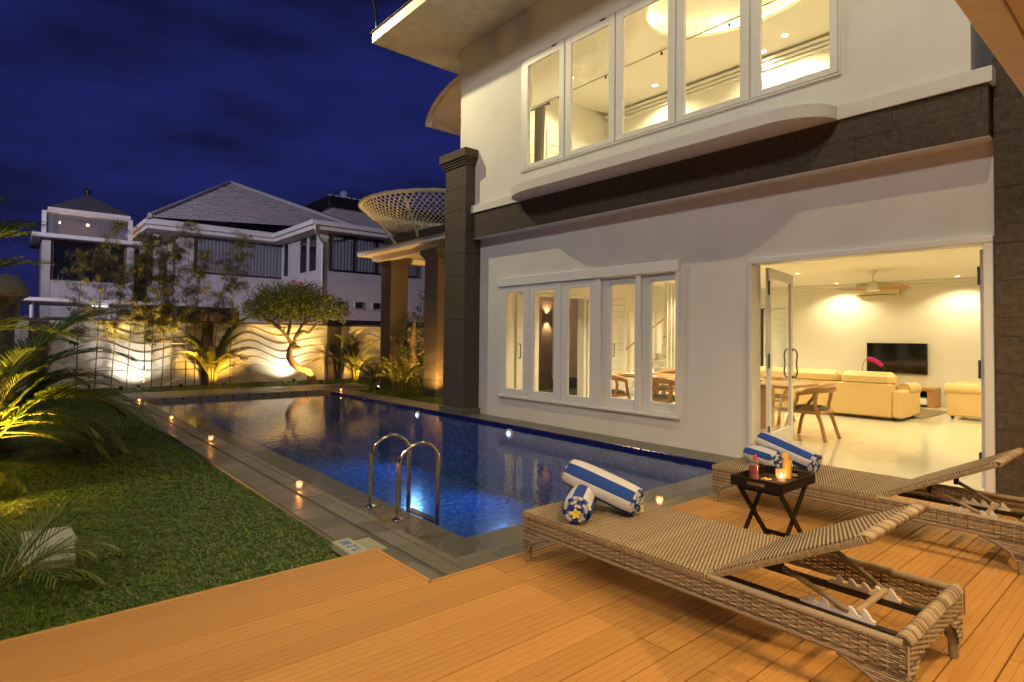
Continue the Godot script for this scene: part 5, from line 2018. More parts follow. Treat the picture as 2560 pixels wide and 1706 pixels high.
func crown(parent: Node3D, called: String, blobs: Array, n: int, size: float, c0: Color, c1: Color, sd: int, hollow := 0.35) -> void:
	# leaves scattered through ellipsoids, denser towards the outside, in small sprays
	var r := RandomNumberGenerator.new()
	r.seed = sd
	var b := B.new()
	b.col = Color.WHITE
	b.tri(Vector3(0, 0, 0), Vector3(0.28, 0.06, 0.42), Vector3(0, 0.02, 1.0))
	b.tri(Vector3(0, 0, 0), Vector3(0, 0.02, 1.0), Vector3(-0.28, 0.06, 0.42))
	var where := []
	var tints := []
	var total := 0.0
	for q: Array in blobs:
		total += pow(q[1].x * q[1].y * q[1].z, 0.67)
	for q: Array in blobs:
		var m := int(n * pow(q[1].x * q[1].y * q[1].z, 0.67) / total / 6.0)
		for k in m:
			var d := Vector3(r.randfn(), r.randfn(), r.randfn()).normalized()
			var rad := pow(r.randf(), hollow) * r.randf_range(0.85, 1.08)
			var tone := c0.lerp(c1, r.randf())
			for j in 6:
				var at: Vector3 = q[0] + d * q[1] * rad + Vector3(r.randfn(), r.randfn(), r.randfn()) * size * 0.55
				var out := (d + Vector3(r.randfn(), r.randfn() - 0.2, r.randfn()) * 0.7).normalized()
				var up := Vector3(r.randfn(), 1.2, r.randfn()).normalized()
				var x := up.cross(out).normalized()
				var s := size * r.randf_range(0.6, 1.25)
				where.append(Transform3D(Basis(x * s, out.cross(x) * s, out * s), at))
				tints.append(tone * r.randf_range(0.75, 1.3))
	copies(called, b.mesh(), M.leaf, where, tints, parent)


func palm_frond(dir: Vector3, up: float, length: float, r: RandomNumberGenerator, c0: Color, c1: Color, leaf := 0.36) -> B:
	# feather frond from the origin: arching midrib with drooping leaflets in two ranks
	var b := B.new()
	var pts := []
	var d := (dir + Vector3.UP * up).normalized()
	var q := Vector3.ZERO
	var n := 18
	for k in n + 1:
		pts.append(q)
		d = (d + Vector3.DOWN * (0.035 + 0.095 * k / n)).normalized()
		q += d * length / n
	b.col = c1.lerp(Color(0.16, 0.13, 0.03), 0.4)
	var rad := []
	for k in n + 1:
		rad.append(lerpf(0.011, 0.002, float(k) / n) * maxf(length, 0.7))
	b.tube(pts, rad, 5, false)
	var m := int(length * 36)
	for k in range(int(m * 0.16), m):
		var u := float(k) / m
		var f := u * n
		var i := mini(int(f), n - 1)
		var at: Vector3 = pts[i].lerp(pts[i + 1], f - i)
		var fw: Vector3 = (pts[i + 1] - pts[i]).normalized()
		var side := fw.cross(Vector3.UP).normalized()
		if side.length() < 0.5:
			side = Vector3.RIGHT
		var ll := leaf * length * (0.35 + 0.9 * sin(PI * clampf(u * 0.95 + 0.08, 0, 1))) * r.randf_range(0.85, 1.1) * 0.75
		for s: float in [-1.0, 1.0]:
			var ld := (side * s * 0.75 + fw * (0.55 + 0.5 * u) + Vector3.UP * r.randf_range(0.1, 0.35)).normalized()
			b.col = c0.lerp(c1, r.randf()) * r.randf_range(0.8, 1.2)
			var wv := ld.cross(Vector3.UP).normalized() * 0.0072 * clampf(length, 0.6, 1.5)
			var droop := r.randf_range(0.25, 0.6)
			var m1 := at + ld * ll * 0.45 + Vector3.DOWN * ll * 0.05 * droop
			var m2 := at + ld * ll * 0.8 + Vector3.DOWN * ll * 0.28 * droop
			var m3 := at + ld * ll * 0.98 + Vector3.DOWN * ll * 0.6 * droop
			b.quad(at - wv * 0.5, at + wv * 0.5, m1 + wv, m1 - wv)
			b.quad(m1 - wv, m1 + wv, m2 + wv * 0.7, m2 - wv * 0.7)
			b.tri(m2 - wv * 0.7, m2 + wv * 0.7, m3)
	return b


func palm(label: String, at: Vector3, spec: Array, stems: int, sd: int, c0 := Color(0.05, 0.085, 0.008), c1 := Color(0.10, 0.13, 0.012), leaf := 0.36) -> void:
	# clump: spec rows are [azimuth deg, upward tilt, length, base height]
	var r := RandomNumberGenerator.new()
	r.seed = sd
	var t := thing("palm", label, "palm", at)
	for q: Array in spec:
		var a := deg_to_rad(q[0])
		var dir := Vector3(sin(a), 0, -cos(a))
		part("frond", palm_frond(dir, q[1], q[2], r, c0, c1, leaf), M.frond, t, Vector3(0, q[3], 0) + dir * 0.08)
	for k in stems:
		var b := B.new()
		var a := TAU * k / stems + sd
		var o := Vector3(cos(a), 0, sin(a)) * 0.10
		b.tube(curve([o * 0.6, o + Vector3.UP * 0.25, o * 1.3 + Vector3.UP * 0.62], 8), [0.028, 0.026, 0.025, 0.024, 0.022, 0.02, 0.019, 0.017, 0.015], 8)
		part("stem", b, M.palmstem, t)


func fan(n: int, sd: int, tilt0: float, tilt1: float, l0: float, l1: float, base: float) -> Array:
	var r := RandomNumberGenerator.new()
	r.seed = sd
	var out := []
	for k in n:
		out.append([360.0 * k / n + r.randf_range(-18, 18), r.randf_range(tilt0, tilt1), r.randf_range(l0, l1), base * r.randf_range(0.4, 1.0)])
	return out


func plants() -> void:
	# palms round the lawn
	var big := fan(26, 3, 0.35, 2.6, 0.9, 1.7, 0.7)
	big.append_array([[62, 0.10, 1.35, 0.35], [80, 0.25, 1.45, 0.45], [98, 0.05, 1.35, 0.42], [70, 0.55, 1.5, 0.6], [110, 0.25, 1.25, 0.5], [50, 0.8, 1.4, 0.7], [85, 1.1, 1.5, 0.8], [120, 0.5, 1.2, 0.5], [75, 1.8, 1.8, 0.8], [40, 1.3, 1.6, 0.8]])
	palm("large feathery palm clump glowing from below at the left edge of the lawn", Vector3(-0.18, -0.1, -8.75), big, 9, 3, Color(0.045, 0.085, 0.006), Color(0.10, 0.135, 0.012))
	palm("tall palm fronds arching in from the left edge above the others", Vector3(-1.2, -0.1, -7.2), [[75, 2.8, 2.3, 0.9], [95, 2.2, 2.0, 0.9], [60, 3.4, 2.3, 1.0], [110, 2.6, 2.1, 0.9], [88, 1.3, 1.9, 0.8], [45, 2.2, 2.1, 0.9]], 0, 7)
	palm("small palm tuft at the left edge beside the stepping slabs", Vector3(-0.02, -0.1, -4.55), [[70, 1.2, 0.55, 0.12], [95, 0.9, 0.55, 0.1], [120, 1.1, 0.5, 0.1], [45, 1.4, 0.55, 0.12], [150, 0.9, 0.5, 0.1], [20, 1.2, 0.55, 0.1], [85, 2.0, 0.6, 0.14], [105, 0.4, 0.5, 0.1], [60, 0.5, 0.5, 0.1]], 0, 9, Color(0.05, 0.10, 0.008), Color(0.13, 0.15, 0.015), 0.5)
	palm("yellow lit palm tuft low at the left edge of the lawn", Vector3(-0.15, -0.1, -7.35), fan(12, 21, 0.4, 1.6, 0.3, 0.5, 0.15), 0, 21, Color(0.06, 0.09, 0.008), Color(0.12, 0.14, 0.015), 0.5)
	palm("bushy palm lit from below in front of the wall post left of the bent tree", Vector3(4.62, -0.1, -18.95), fan(26, 5, 0.5, 3.4, 0.8, 1.45, 0.55) + [[75, 3.0, 1.9, 0.6]], 8, 5, Color(0.07, 0.085, 0.008), Color(0.13, 0.13, 0.014))
	palm("bushy palm by the wall post right of the bent tree", Vector3(8.95, -0.1, -18.6), fan(22, 6, 0.5, 3.2, 0.8, 1.5, 0.5), 7, 6, Color(0.06, 0.085, 0.01), Color(0.12, 0.13, 0.015))
	palm("low dark green palm at the pool edge before the carport pillars", Vector3(7.85, -0.1, -13.9), fan(24, 8, 0.6, 2.4, 0.55, 1.0, 0.3), 6, 8, Color(0.045, 0.07, 0.008), Color(0.08, 0.10, 0.012))
	palm("yellow green palm between the topiary and the half hidden pillar", Vector3(8.55, -0.1, -14.7), fan(24, 11, 0.5, 2.6, 0.7, 1.2, 0.4), 6, 11, Color(0.06, 0.085, 0.008), Color(0.13, 0.13, 0.014))
	palm("palm with arching yellow fronds before the far carport pillar", Vector3(8.2, -0.1, -15.7), fan(16, 12, 0.5, 2.2, 0.7, 1.15, 0.35), 5, 12, Color(0.06, 0.085, 0.008), Color(0.12, 0.13, 0.014))
	palm("fan of pale palm fronds behind the topiary", Vector3(10.7, -0.1, -17.6), fan(16, 13, 1.2, 3.4, 0.9, 1.4, 0.5), 5, 13, Color(0.05, 0.08, 0.015), Color(0.09, 0.11, 0.02))
	bent_tree()
	topiary()
	bamboos()
	var t := thing("clipped_shrub", "round dark clipped shrub left of the topiary behind the far pillar", "shrub", Vector3(11.8, -0.1, -16.3))
	crown(t, "foliage", [[Vector3(0, 0.7, 0), Vector3(0.6, 0.6, 0.5)]], 900, 0.07, Color(0.03, 0.06, 0.012), Color(0.05, 0.08, 0.015), 14)
	var b := B.new()
	b.tube([Vector3(0, 0, 0), Vector3(0, 0.5, 0)], 0.05, 8)
	part("stem", b, M.bark, t)


func bent_tree() -> void:
	var t := thing("bent_tree", "bougainvillea tree with twisted trunk and broad flat crown before the wave wall", "tree", Vector3(7.3, -0.1, -18.2))
	var o := Vector3(7.3, -0.1, 0)
	var line := []
	for q: Vector3 in [Vector3(7.33, -0.14, 0.0), Vector3(7.28, 0.12, 0.0), Vector3(7.12, 0.33, 0.03), Vector3(6.92, 0.40, 0.05), Vector3(6.73, 0.52, 0.05), Vector3(6.60, 0.74, 0.0), Vector3(6.62, 0.97, -0.05), Vector3(6.70, 1.15, -0.03)]:
		line.append(q - o)
	var b := B.new()
	var pts := curve(line, 44)
	var rad := []
	for k in 45:
		var u := k / 44.0
		rad.append(lerpf(0.125, 0.085, u) * (1.0 + 0.14 * sin(k * 1.9) * sin(k * 0.7 + 1.0)) + 0.05 * exp(-u * 14.0))
	b.tube(pts, rad, 12)
	# the gnarl and its cut stub
	b.ball(Vector3(6.70, 1.12, -0.02) - o, Vector3(0.12, 0.12, 0.11), 12, 8)
	b.tube(curve([Vector3(6.70, 1.06, 0.02) - o, Vector3(6.82, 1.05, 0.06) - o, Vector3(6.88, 1.07, 0.08) - o], 6), [0.08, 0.075, 0.07, 0.07, 0.068, 0.06, 0.055], 10)
	part("trunk", b, M.bark, t)
	var r := RandomNumberGenerator.new()
	r.seed = 31
	var limbs := [[Vector3(6.66, 1.16, 0), Vector3(6.55, 1.32, 0.0), Vector3(6.40, 1.50, 0.03), Vector3(6.26, 1.66, 0.05), Vector3(6.22, 2.0, 0.05), Vector3(6.15, 2.5, 0.1)],
		[Vector3(6.74, 1.16, 0), Vector3(6.75, 1.36, 0.02), Vector3(6.86, 1.60, 0.05), Vector3(7.02, 1.85, 0.0), Vector3(7.2, 2.2, 0.1), Vector3(7.35, 2.6, 0.1)],
		[Vector3(6.78, 1.40, 0.02), Vector3(6.95, 1.55, 0.1), Vector3(7.12, 1.52, 0.15), Vector3(7.3, 1.75, 0.25), Vector3(7.6, 2.0, 0.3)],
		[Vector3(6.30, 1.62, 0.05), Vector3(6.0, 1.85, -0.1), Vector3(5.7, 2.0, -0.2), Vector3(5.45, 2.2, -0.2)],
		[Vector3(6.50, 1.40, 0.0), Vector3(6.62, 1.62, -0.15), Vector3(6.70, 1.9, -0.3), Vector3(6.6, 2.5, -0.4)],
		[Vector3(7.0, 1.80, 0.0), Vector3(7.5, 1.95, -0.2), Vector3(8.0, 2.1, -0.2)]]
	for L: Array in limbs:
		var ln := []
		for q: Vector3 in L:
			ln.append(q - o)
		b = B.new()
		var n := 22
		var p2 := curve(ln, n)
		var r2 := []
		for k in n + 1:
			r2.append(lerpf(0.065, 0.016, float(k) / n))
		b.tube(p2, r2, 8)
		for k in 9:
			var at: Vector3 = p2[r.randi_range(9, n)]
			var d := Vector3(r.randfn(), absf(r.randfn()) * 0.7 + 0.3, r.randfn()).normalized()
			b.tube(curve([at, at + d * 0.2 + Vector3(0, 0.03, 0), at + d * 0.42], 5), [0.014, 0.012, 0.010, 0.008, 0.006, 0.005], 5)
		part("limb", b, M.bark, t)
	var bl := []
	for q: Array in [[6.75, 2.45, 1.35, 0.52], [5.95, 2.25, 0.75, 0.42], [7.55, 2.3, 0.8, 0.45], [6.4, 2.7, 0.85, 0.38], [7.1, 2.72, 0.7, 0.36], [5.55, 2.18, 0.42, 0.26], [8.1, 2.15, 0.40, 0.28], [6.7, 2.1, 1.1, 0.25]]:
		bl.append([Vector3(q[0], q[1], r.randf_range(-0.15, 0.15)) - o, Vector3(q[2], q[3], q[2] * 0.75)])
	crown(t, "crown", bl, 17000, 0.072, Color(0.060, 0.10, 0.010), Color(0.14, 0.16, 0.018), 32)
	var wh := []
	var tn := []
	var f := B.new()
	f.ball(Vector3.ZERO, Vector3(1, 0.7, 1), 6, 4)
	for k in 70:
		var c: Vector3 = [Vector3(6.95, 3.02, 0.1), Vector3(7.3, 2.9, 0.2), Vector3(6.6, 3.0, 0.2), Vector3(8.3, 2.25, 0.1)][k % 4] - o
		wh.append(Transform3D(Basis.from_scale(Vector3.ONE * r.randf_range(0.02, 0.035)), c + Vector3(r.randfn() * 0.13, r.randfn() * 0.07, r.randfn() * 0.2)))
		tn.append(Color(0.42, 0.02, 0.22) * r.randf_range(0.6, 1.2))
	copies("blossom", f.mesh(), M.petal, wh, tn, t)


func topiary() -> void:
	var t := thing("topiary_tree", "cloud pruned tree with stacked green leaf pads between the carport pillars", "tree", Vector3(9.75, -0.1, -16.2))
	var b := B.new()
	var pts := curve([Vector3(0, 0, 0), Vector3(0.05, 0.4, 0), Vector3(-0.02, 0.9, 0.05), Vector3(-0.06, 1.3, 0), Vector3(0.0, 1.75, 0), Vector3(0.02, 2.0, 0)], 24)
	var rad := []
	for k in 25:
		rad.append(lerpf(0.15, 0.06, k / 24.0) * (1.0 + 0.15 * sin(k * 2.3)))
	b.tube(pts, rad, 10)
	part("trunk", b, M.bark, t)
	for q: Array in [[Vector3(0, 0.9, 0), Vector3(0.3, 1.05, 0.1), Vector3(0.34, 1.2, 0.1)], [Vector3(0, 0.6, 0), Vector3(-0.3, 0.75, 0.1), Vector3(-0.35, 0.95, 0.1)], [Vector3(0, 1.4, 0), Vector3(-0.35, 1.5, 0), Vector3(-0.42, 1.55, 0)], [Vector3(0, 0.5, 0.0), Vector3(0.35, 0.6, 0.1), Vector3(0.42, 0.75, 0.1)]]:
		b = B.new()
		b.tube(curve(q, 6), [0.045, 0.04, 0.036, 0.032, 0.03, 0.026, 0.02], 7)
		part("limb", b, M.bark, t)
	var k := 0
	for q: Array in [[Vector3(0.0, 2.05, 0.0), Vector3(0.42, 0.26, 0.38)], [Vector3(-0.40, 1.62, 0.0), Vector3(0.30, 0.22, 0.3)], [Vector3(0.30, 1.62, 0.05), Vector3(0.32, 0.20, 0.3)], [Vector3(0.33, 1.22, 0.1), Vector3(0.28, 0.15, 0.25)], [Vector3(-0.36, 0.98, 0.1), Vector3(0.26, 0.24, 0.25)], [Vector3(0.42, 0.80, 0.1), Vector3(0.30, 0.16, 0.25)], [Vector3(-0.12, 0.55, 0.25), Vector3(0.42, 0.22, 0.25)]]:
		crown(t, "leaf_pad", [q], 620, 0.05, Color(0.035, 0.07, 0.010), Color(0.075, 0.10, 0.015), 40 + k)
		k += 1


func bamboos() -> void:
	var r := RandomNumberGenerator.new()
	r.seed = 61
	var rows := [[1.37, 0.02, 3.6, 0.55], [1.77, 0.14, 4.5, 0.6], [2.12, 0.14, 3.3, 0.5], [2.48, 0.2, 4.1, 0.55], [2.88, 0.02, 4.35, 0.55], [3.06, 0.04, 3.1, 0.5], [3.30, 0.0, 3.9, 0.55], [3.54, 0.0, 4.2, 0.55], [3.90, -0.02, 4.75, 0.55], [4.13, 0.02, 3.9, 0.5], [5.08, 0.12, 4.6, 0.6], [4.55, 0.35, 4.3, 0.6]]
	var names := ["leftmost bamboo cane of the row, beside the dark wall post", "second bamboo cane from the left, leaning right", "third bamboo cane from the left, short", "fourth bamboo cane from the left, leaning right", "slim upright bamboo cane in the middle of the row", "short bamboo cane just right of the middle one", "seventh bamboo cane from the left, upright", "eighth bamboo cane from the left, dense foliage", "tall bamboo cane before the neighbour's big window", "bamboo cane left of the lit palm", "bamboo cane right of the lit palm, by the bent tree", "bamboo cane leaning right above the lit palm"]
	var leaf := B.new()
	leaf.tri(Vector3(0, 0, 0), Vector3(0.055, 0.02, 0.4), Vector3(0, 0, 1.0))
	leaf.tri(Vector3(0, 0, 0), Vector3(0, 0, 1.0), Vector3(-0.055, 0.02, 0.4))
	var lm := leaf.mesh()
	for i in rows.size():
		var q: Array = rows[i]
		var t := thing("bamboo", names[i], "bamboo", Vector3(q[0], -0.12, -18.9), 0, "bamboo row before the wave wall")
		var top := Vector3(q[1] * q[2] / 2.0 + 0.1, q[2], r.randf_range(-0.1, 0.1))
		var line := curve([Vector3.ZERO, Vector3(q[1] * 0.3 + r.randf_range(-0.03, 0.03), q[2] * 0.33, 0), Vector3(q[1] * 0.75, q[2] * 0.66, 0), top], 30)
		var rad := []
		for k in 31:
			rad.append(lerpf(0.016, 0.004, k / 30.0) * (1.12 if k % 4 == 0 else 1.0))
		var b := B.new()
		b.tube(line, rad, 6)
		part("cane", b, M.cane, t)
		b = B.new()
		var where := []
		var tints := []
		for k in 50:
			var f := r.randf_range(12, 30)
			var at: Vector3 = line[int(f)]
			var a := r.randf() * TAU
			var ln: float = q[3] * r.randf_range(0.5, 1.1) * (1.1 - 0.4 * absf(f - 21.0) / 9.0)
			var d := Vector3(cos(a), r.randf_range(0.35, 1.0), sin(a)).normalized()
			var tw := curve([at, at + d * ln * 0.55, at + d * ln + Vector3.DOWN * ln * 0.35], 5)
			b.tube(tw, [0.004, 0.0035, 0.003, 0.0025, 0.002, 0.0015], 3, false)
			for j in 88:
				var u := r.randf_range(0.15, 1.0) * 5.0
				var p: Vector3 = tw[int(u)].lerp(tw[mini(int(u) + 1, 5)], u - int(u))
				var o := (d * 0.6 + Vector3(r.randfn(), r.randfn() * 0.7 - 0.25, r.randfn())).normalized()
				var x := Vector3.UP.cross(o).normalized()
				var s := r.randf_range(0.08, 0.15)
				where.append(Transform3D(Basis(x * s, o.cross(x) * s, o * s), p + Vector3(r.randfn(), r.randfn(), r.randfn()) * 0.03))
				tints.append(Color(0.13, 0.13, 0.014).lerp(Color(0.22, 0.185, 0.028), r.randf()) * r.randf_range(0.7, 1.2))
		part("twig", b, M.cane, t).set_meta("kind", "stuff")
		copies("foliage", lm, M.leaf, where, tints, t)
	for q: Array in [[Vector3(1.38, 1.37, -18.86), Vector3(4.0, 1.15, -18.86), "upper bamboo tie rail across the canes"], [Vector3(1.75, 0.45, -18.86), Vector3(4.2, 0.44, -18.86), "lower bamboo tie rail across the canes"]]:
		var t := thing("tie_rail", q[2], "rail", q[0])
		var b := B.new()
		b.tube([Vector3.ZERO, (q[1] - q[0]) * 0.5 + Vector3(0, -0.02, 0), q[1] - q[0]], 0.011, 6)
		part("cane", b, M.cane, t)


func strand(b: B, p0: Vector3, u: Vector3, n: Vector3, length: float, warp: float, phase: float, r: float, amp: float, wrap0 := 0.0, wrap1 := 0.0) -> void:
	# one woven strand from p0 along u, in and out along n; wrapped ends bend down by wrap
	var pts := []
	if wrap0 > 0:
		pts.append(p0 - n * wrap0)
		pts.append(p0 - n * wrap0 * 0.4 - u * 0.004)
	var m := maxi(2, int(length / warp * 2.0))
	for k in m + 1:
		pts.append(p0 + u * length * k / m + n * amp * cos(PI * (k * 0.5 + phase)))
	if wrap1 > 0:
		pts.append(p0 + u * (length + 0.004) - n * wrap1 * 0.4)
		pts.append(p0 + u * length - n * wrap1)
	b.tube(pts, r, 4, false)


func cords(b: B, r: RandomNumberGenerator, p0: Vector3, step: Vector3, n: Vector3, rows: int, warp: float, count: int) -> void:
	# dark cords that pass over and under the strands of a seat, row by row
	for j in count:
		b.col = Color(0.115, 0.08, 0.048) * r.randf_range(0.8, 1.25)
		var pts := []
		for k in rows:
			pts.append(p0 + Vector3.RIGHT * warp * j + step * k - n * 0.0042 * cos(PI * (j + k)))
		b.tube(pts, 0.0042, 4, false)


func cane_tone(r: RandomNumberGenerator, light := 0.5) -> Color:
	var k := r.randf()
	var c := Color(0.33, 0.25, 0.155)
	if k < 0.3 * light + 0.1:
		c = Color(0.47, 0.38, 0.26)
	elif k > 0.62 + 0.2 * light:
		c = Color(0.16, 0.115, 0.075)
	return c * r.randf_range(0.85, 1.12)


func coil(b: B, pts: Array, r: float, pitch: float, sides := 8) -> void:
	# a bar closely wrapped with cane
	var total := 0.0
	for k in pts.size() - 1:
		total += (pts[k + 1] - pts[k]).length()
	var turns := maxi(2, int(total / pitch))
	var q := curve(pts, turns * 3)
	var rad := []
	for k in q.size():
		rad.append(r * [0.74, 1.0, 0.99][k % 3])
	b.tube(q, rad, sides)


func lounger(label: String, at: Vector3, sd: int) -> Node3D:
	var r := RandomNumberGenerator.new()
	r.seed = sd
	var t := thing("sun_lounger", label, "sun lounger", at, 0, "wicker sun loungers on the deck")
	var dark := Color(0.13, 0.095, 0.06)
	# seat: strands across, over dark cords
	var b := B.new()
	var seat_end := 1.325
	var n := int(seat_end / 0.0098)
	for k in n:
		b.col = Color(0.40, 0.31, 0.20) * r.randf_range(0.82, 1.15)
		strand(b, Vector3(-0.397, 0.319, 0.004 + 0.0098 * k), Vector3.RIGHT, Vector3.UP, 0.794, 0.0220556, float(k % 2), 0.0044, 0.0036, 0.03, 0.03)
	cords(b, r, Vector3(-0.397, 0.319, 0.004), Vector3.BACK * 0.0098, Vector3.UP, n, 0.0220556, 37)
	b.col = Color(0.36, 0.28, 0.18)
	coil(b, [Vector3(-0.385, 0.322, seat_end + 0.012), Vector3(0.385, 0.322, seat_end + 0.012)], 0.013, 0.009, 7)
	part("seat", b, M.rattan, t)
	# side panels: strands along, stakes down, arched over the legs
	for s: float in [-1.0, 1.0]:
		b = B.new()
		var x := 0.396 * s
		var row := 0
		var y := 0.300
		while y > 0.075:
			var z0 := 0.0
			var z1 := 2.15
			if y < 0.205:
				var reach := 0.055 + 0.20 * pow((y - 0.07) / 0.135, 2.2)
				for e in 2:
					b.col = cane_tone(r)
					var zz := 0.0 if e == 0 else 2.15 - reach
					strand(b, Vector3(x, y, zz), Vector3.BACK, Vector3(s, 0, 0), reach, 0.034, float(row % 2), 0.0046, 0.0032)
			else:
				b.col = cane_tone(r)
				strand(b, Vector3(x, y, z0), Vector3.BACK, Vector3(s, 0, 0), z1 - z0, 0.034, float(row % 2) + r.randf_range(-0.08, 0.08), 0.0046, 0.0034)
			y -= 0.0098
			row += 1
		for k in 64:
			var z := 0.017 + 0.034 * k
			b.col = cane_tone(r) * 0.9
			b.tube([Vector3(x, 0.312, z), Vector3(x, 0.20, z)], 0.0042, 4, false)
		# bottom binding that follows the arches
		b.col = Color(0.28, 0.21, 0.13)
		var arch := []
		for k in 9:
			var u := k / 8.0
			arch.append(Vector3(x, 0.075 + 0.128 * pow(u, 0.45), 0.055 + 0.21 * u))
		var other := []
		for q: Vector3 in arch:
			other.push_front(Vector3(x, q.y, 2.15 - q.z))
		coil(b, arch + other, 0.0105, 0.010, 7)
		part("side_panel", b, M.rattan, t)
		# wrapped top rail of the open head part
		b = B.new()
		b.col = Color(0.38, 0.295, 0.19)
		coil(b, [Vector3(0.382 * s, 0.308, seat_end), Vector3(0.382 * s, 0.308, 2.135)], 0.019, 0.0125, 9)
		part("rail", b, M.rattan, t)
	for e in 2:
		b = B.new()
		var z := 0.002 if e == 0 else 2.148
		var nz := -1.0 if e == 0 else 1.0
		var y := 0.300
		var row := 0
		while y > 0.075:
			var reach := 0.78
			if y < 0.215:
				reach = 0.055 + 0.16 * pow((y - 0.07) / 0.145, 2.2)
				b.col = cane_tone(r)
				strand(b, Vector3(-0.392, y, z), Vector3.RIGHT, Vector3(0, 0, nz), reach, 0.034, float(row % 2), 0.0046, 0.0034)
				strand(b, Vector3(0.392, y, z), Vector3.LEFT, Vector3(0, 0, nz), reach, 0.034, float(row % 2), 0.0046, 0.0034)
			else:
				b.col = cane_tone(r)
				strand(b, Vector3(-0.392, y, z), Vector3.RIGHT, Vector3(0, 0, nz), 0.784, 0.034, float(row % 2), 0.0046, 0.0034)
			y -= 0.0098
			row += 1
		for k in 23:
			b.col = cane_tone(r) * 0.9
			b.tube([Vector3(-0.374 + 0.034 * k, 0.312, z), Vector3(-0.374 + 0.034 * k, 0.21, z)], 0.0042, 4, false)
		part("end_panel", b, M.rattan, t)
	# plaited head rail
	b = B.new()
	for k in 60:
		b.col = cane_tone(r, 1.0)
		var x := -0.385 + 0.0128 * k
		b.tube(curve([Vector3(x, 0.298, 2.105), Vector3(x + 0.008, 0.328, 2.118), Vector3(x + 0.022, 0.327, 2.14), Vector3(x + 0.030, 0.30, 2.156)], 6), 0.0075, 5, false, 0.6)
	part("head_rail", b, M.rattan, t)
	# legs
	for sx: float in [-1.0, 1.0]:
		for e in 2:
			b = B.new()
			b.col = Color(0.30, 0.225, 0.145)
			var z := 0.028 if e == 0 else 2.122
			var zi := 0.020 if e == 0 else -0.020
			var pts := []
			for k in 82:
				var u := k / 81.0
				pts.append(Vector3((0.372 - 0.012 * u * u) * sx, 0.002 + 0.29 * u, z + zi * u * u))
			var rad := []
			for k in 82:
				var u := k / 81.0
				rad.append((0.021 + 0.014 * pow(u, 1.4)) * [0.93, 1.0][k % 2])
			b.tube(pts, rad, 12)
			part("leg", b, M.rattan, t)
	# raised backrest
	var hinge := Vector3(0, 0.322, 1.352)
	var dir := Vector3(0, 0.345, 0.668).normalized()
	var nor := Vector3(0, dir.z, -dir.y)
	var bl := 0.735
	b = B.new()
	for k in int(bl / 0.0098):
		b.col = Color(0.40, 0.31, 0.20) * r.randf_range(0.82, 1.15)
		strand(b, hinge + dir * (0.006 + 0.0098 * k) + Vector3(-0.378, 0, 0) + nor * 0.017, Vector3.RIGHT, nor, 0.756, 0.0222353, float(k % 2), 0.0044, 0.0036, 0.030, 0.030)
	cords(b, r, hinge + dir * 0.006 + Vector3(-0.378, 0, 0) + nor * 0.017, dir * 0.0098, nor, int(bl / 0.0098), 0.0222353, 35)
	for s: float in [-1.0, 1.0]:
		b.col = Color(0.24, 0.18, 0.115)
		coil(b, [hinge + Vector3(0.366 * s, 0, 0), hinge + Vector3(0.366 * s, 0, 0) + dir * bl], 0.017, 0.0105, 8)
	for k in 56:
		b.col = cane_tone(r, 1.0)
		var c := hinge + dir * bl + Vector3(-0.378 + 0.0135 * k, 0, 0)
		b.tube(curve([c + nor * 0.014 - dir * 0.03, c + nor * 0.024 + Vector3(0.008, 0, 0), c + dir * 0.024 + Vector3(0.018, 0, 0), c - nor * 0.016 + Vector3(0.026, 0, 0)], 6), 0.0078, 5, false, 0.6)
	part("backrest", b, M.rattan, t)
	# prop frame and its notched white racks on dark rails
	b = B.new()
	b.col = Color(0.30, 0.235, 0.16)
	for q: Array in [[Vector3(-0.225, 0.405, 1.60), Vector3(-0.215, 0.345, 1.76), Vector3(-0.205, 0.30, 1.86), Vector3(-0.17, 0.288, 1.905)], [Vector3(0.225, 0.395, 1.66), Vector3(0.21, 0.345, 1.77), Vector3(0.19, 0.30, 1.86), Vector3(0.155, 0.288, 1.905)]]:
		coil(b, q, 0.0145, 0.0095, 8)
	part("prop", b, M.rattan, t)
	b = B.new()
	b.col = Color(0.44, 0.34, 0.22)
	b.tube([Vector3(-0.18, 0.287, 1.907), Vector3(0.165, 0.287, 1.907)], 0.0155, 10)
	part("prop_bar", b, M.rattan, t)
	for x: float in [-0.195, 0.125]:
		b = B.new()
		b.span(Vector3(x - 0.015, 0.235, 1.30), Vector3(x + 0.015, 0.265, 2.13), 0.003)
		part("frame_rail", b, M.dark, t)
		b = B.new()
		b.col = Color(0.36, 0.28, 0.18)
		coil(b, [Vector3(x, 0.25, 2.075), Vector3(x, 0.25, 2.125)], 0.024, 0.009, 8)
		part("rail_wrap", b, M.rattan, t)
		b = B.new()
		var teeth := PackedVector2Array([Vector2(0, 0), Vector2(0, 0.014)])
		for k in 5:
			var z := 0.035 + 0.056 * k
			var hgt := 0.044 if k < 4 else 0.05
			for q: Vector2 in [Vector2(0, 0.014), Vector2(-0.004, 0.03), Vector2(0.000, hgt), Vector2(0.010, hgt - 0.001), Vector2(0.024, 0.030), Vector2(0.033, 0.016)]:
				teeth.append(Vector2(z + q.x, q.y))
		teeth.append(Vector2(0.305, 0.012))
		teeth.append(Vector2(0.305, 0.0))
		b.extrude(teeth, 0.018, Transform3D(Basis(Vector3(0, 0, 1), Vector3(0, 1, 0), Vector3(-1, 0, 0)), Vector3(x + 0.009, 0.266, 1.68)))
		part("notched_rack", b, M.plasticwhite, t)
	for s: float in [-1.0, 1.0]:
		b = B.new()
		b.box(Vector3(0.226 * s, 0.40, 1.60 if s < 0 else 1.655), Vector3(0.03, 0.05, 0.03), 0.004)
		part("bracket", b, M.dark, t)
	return t


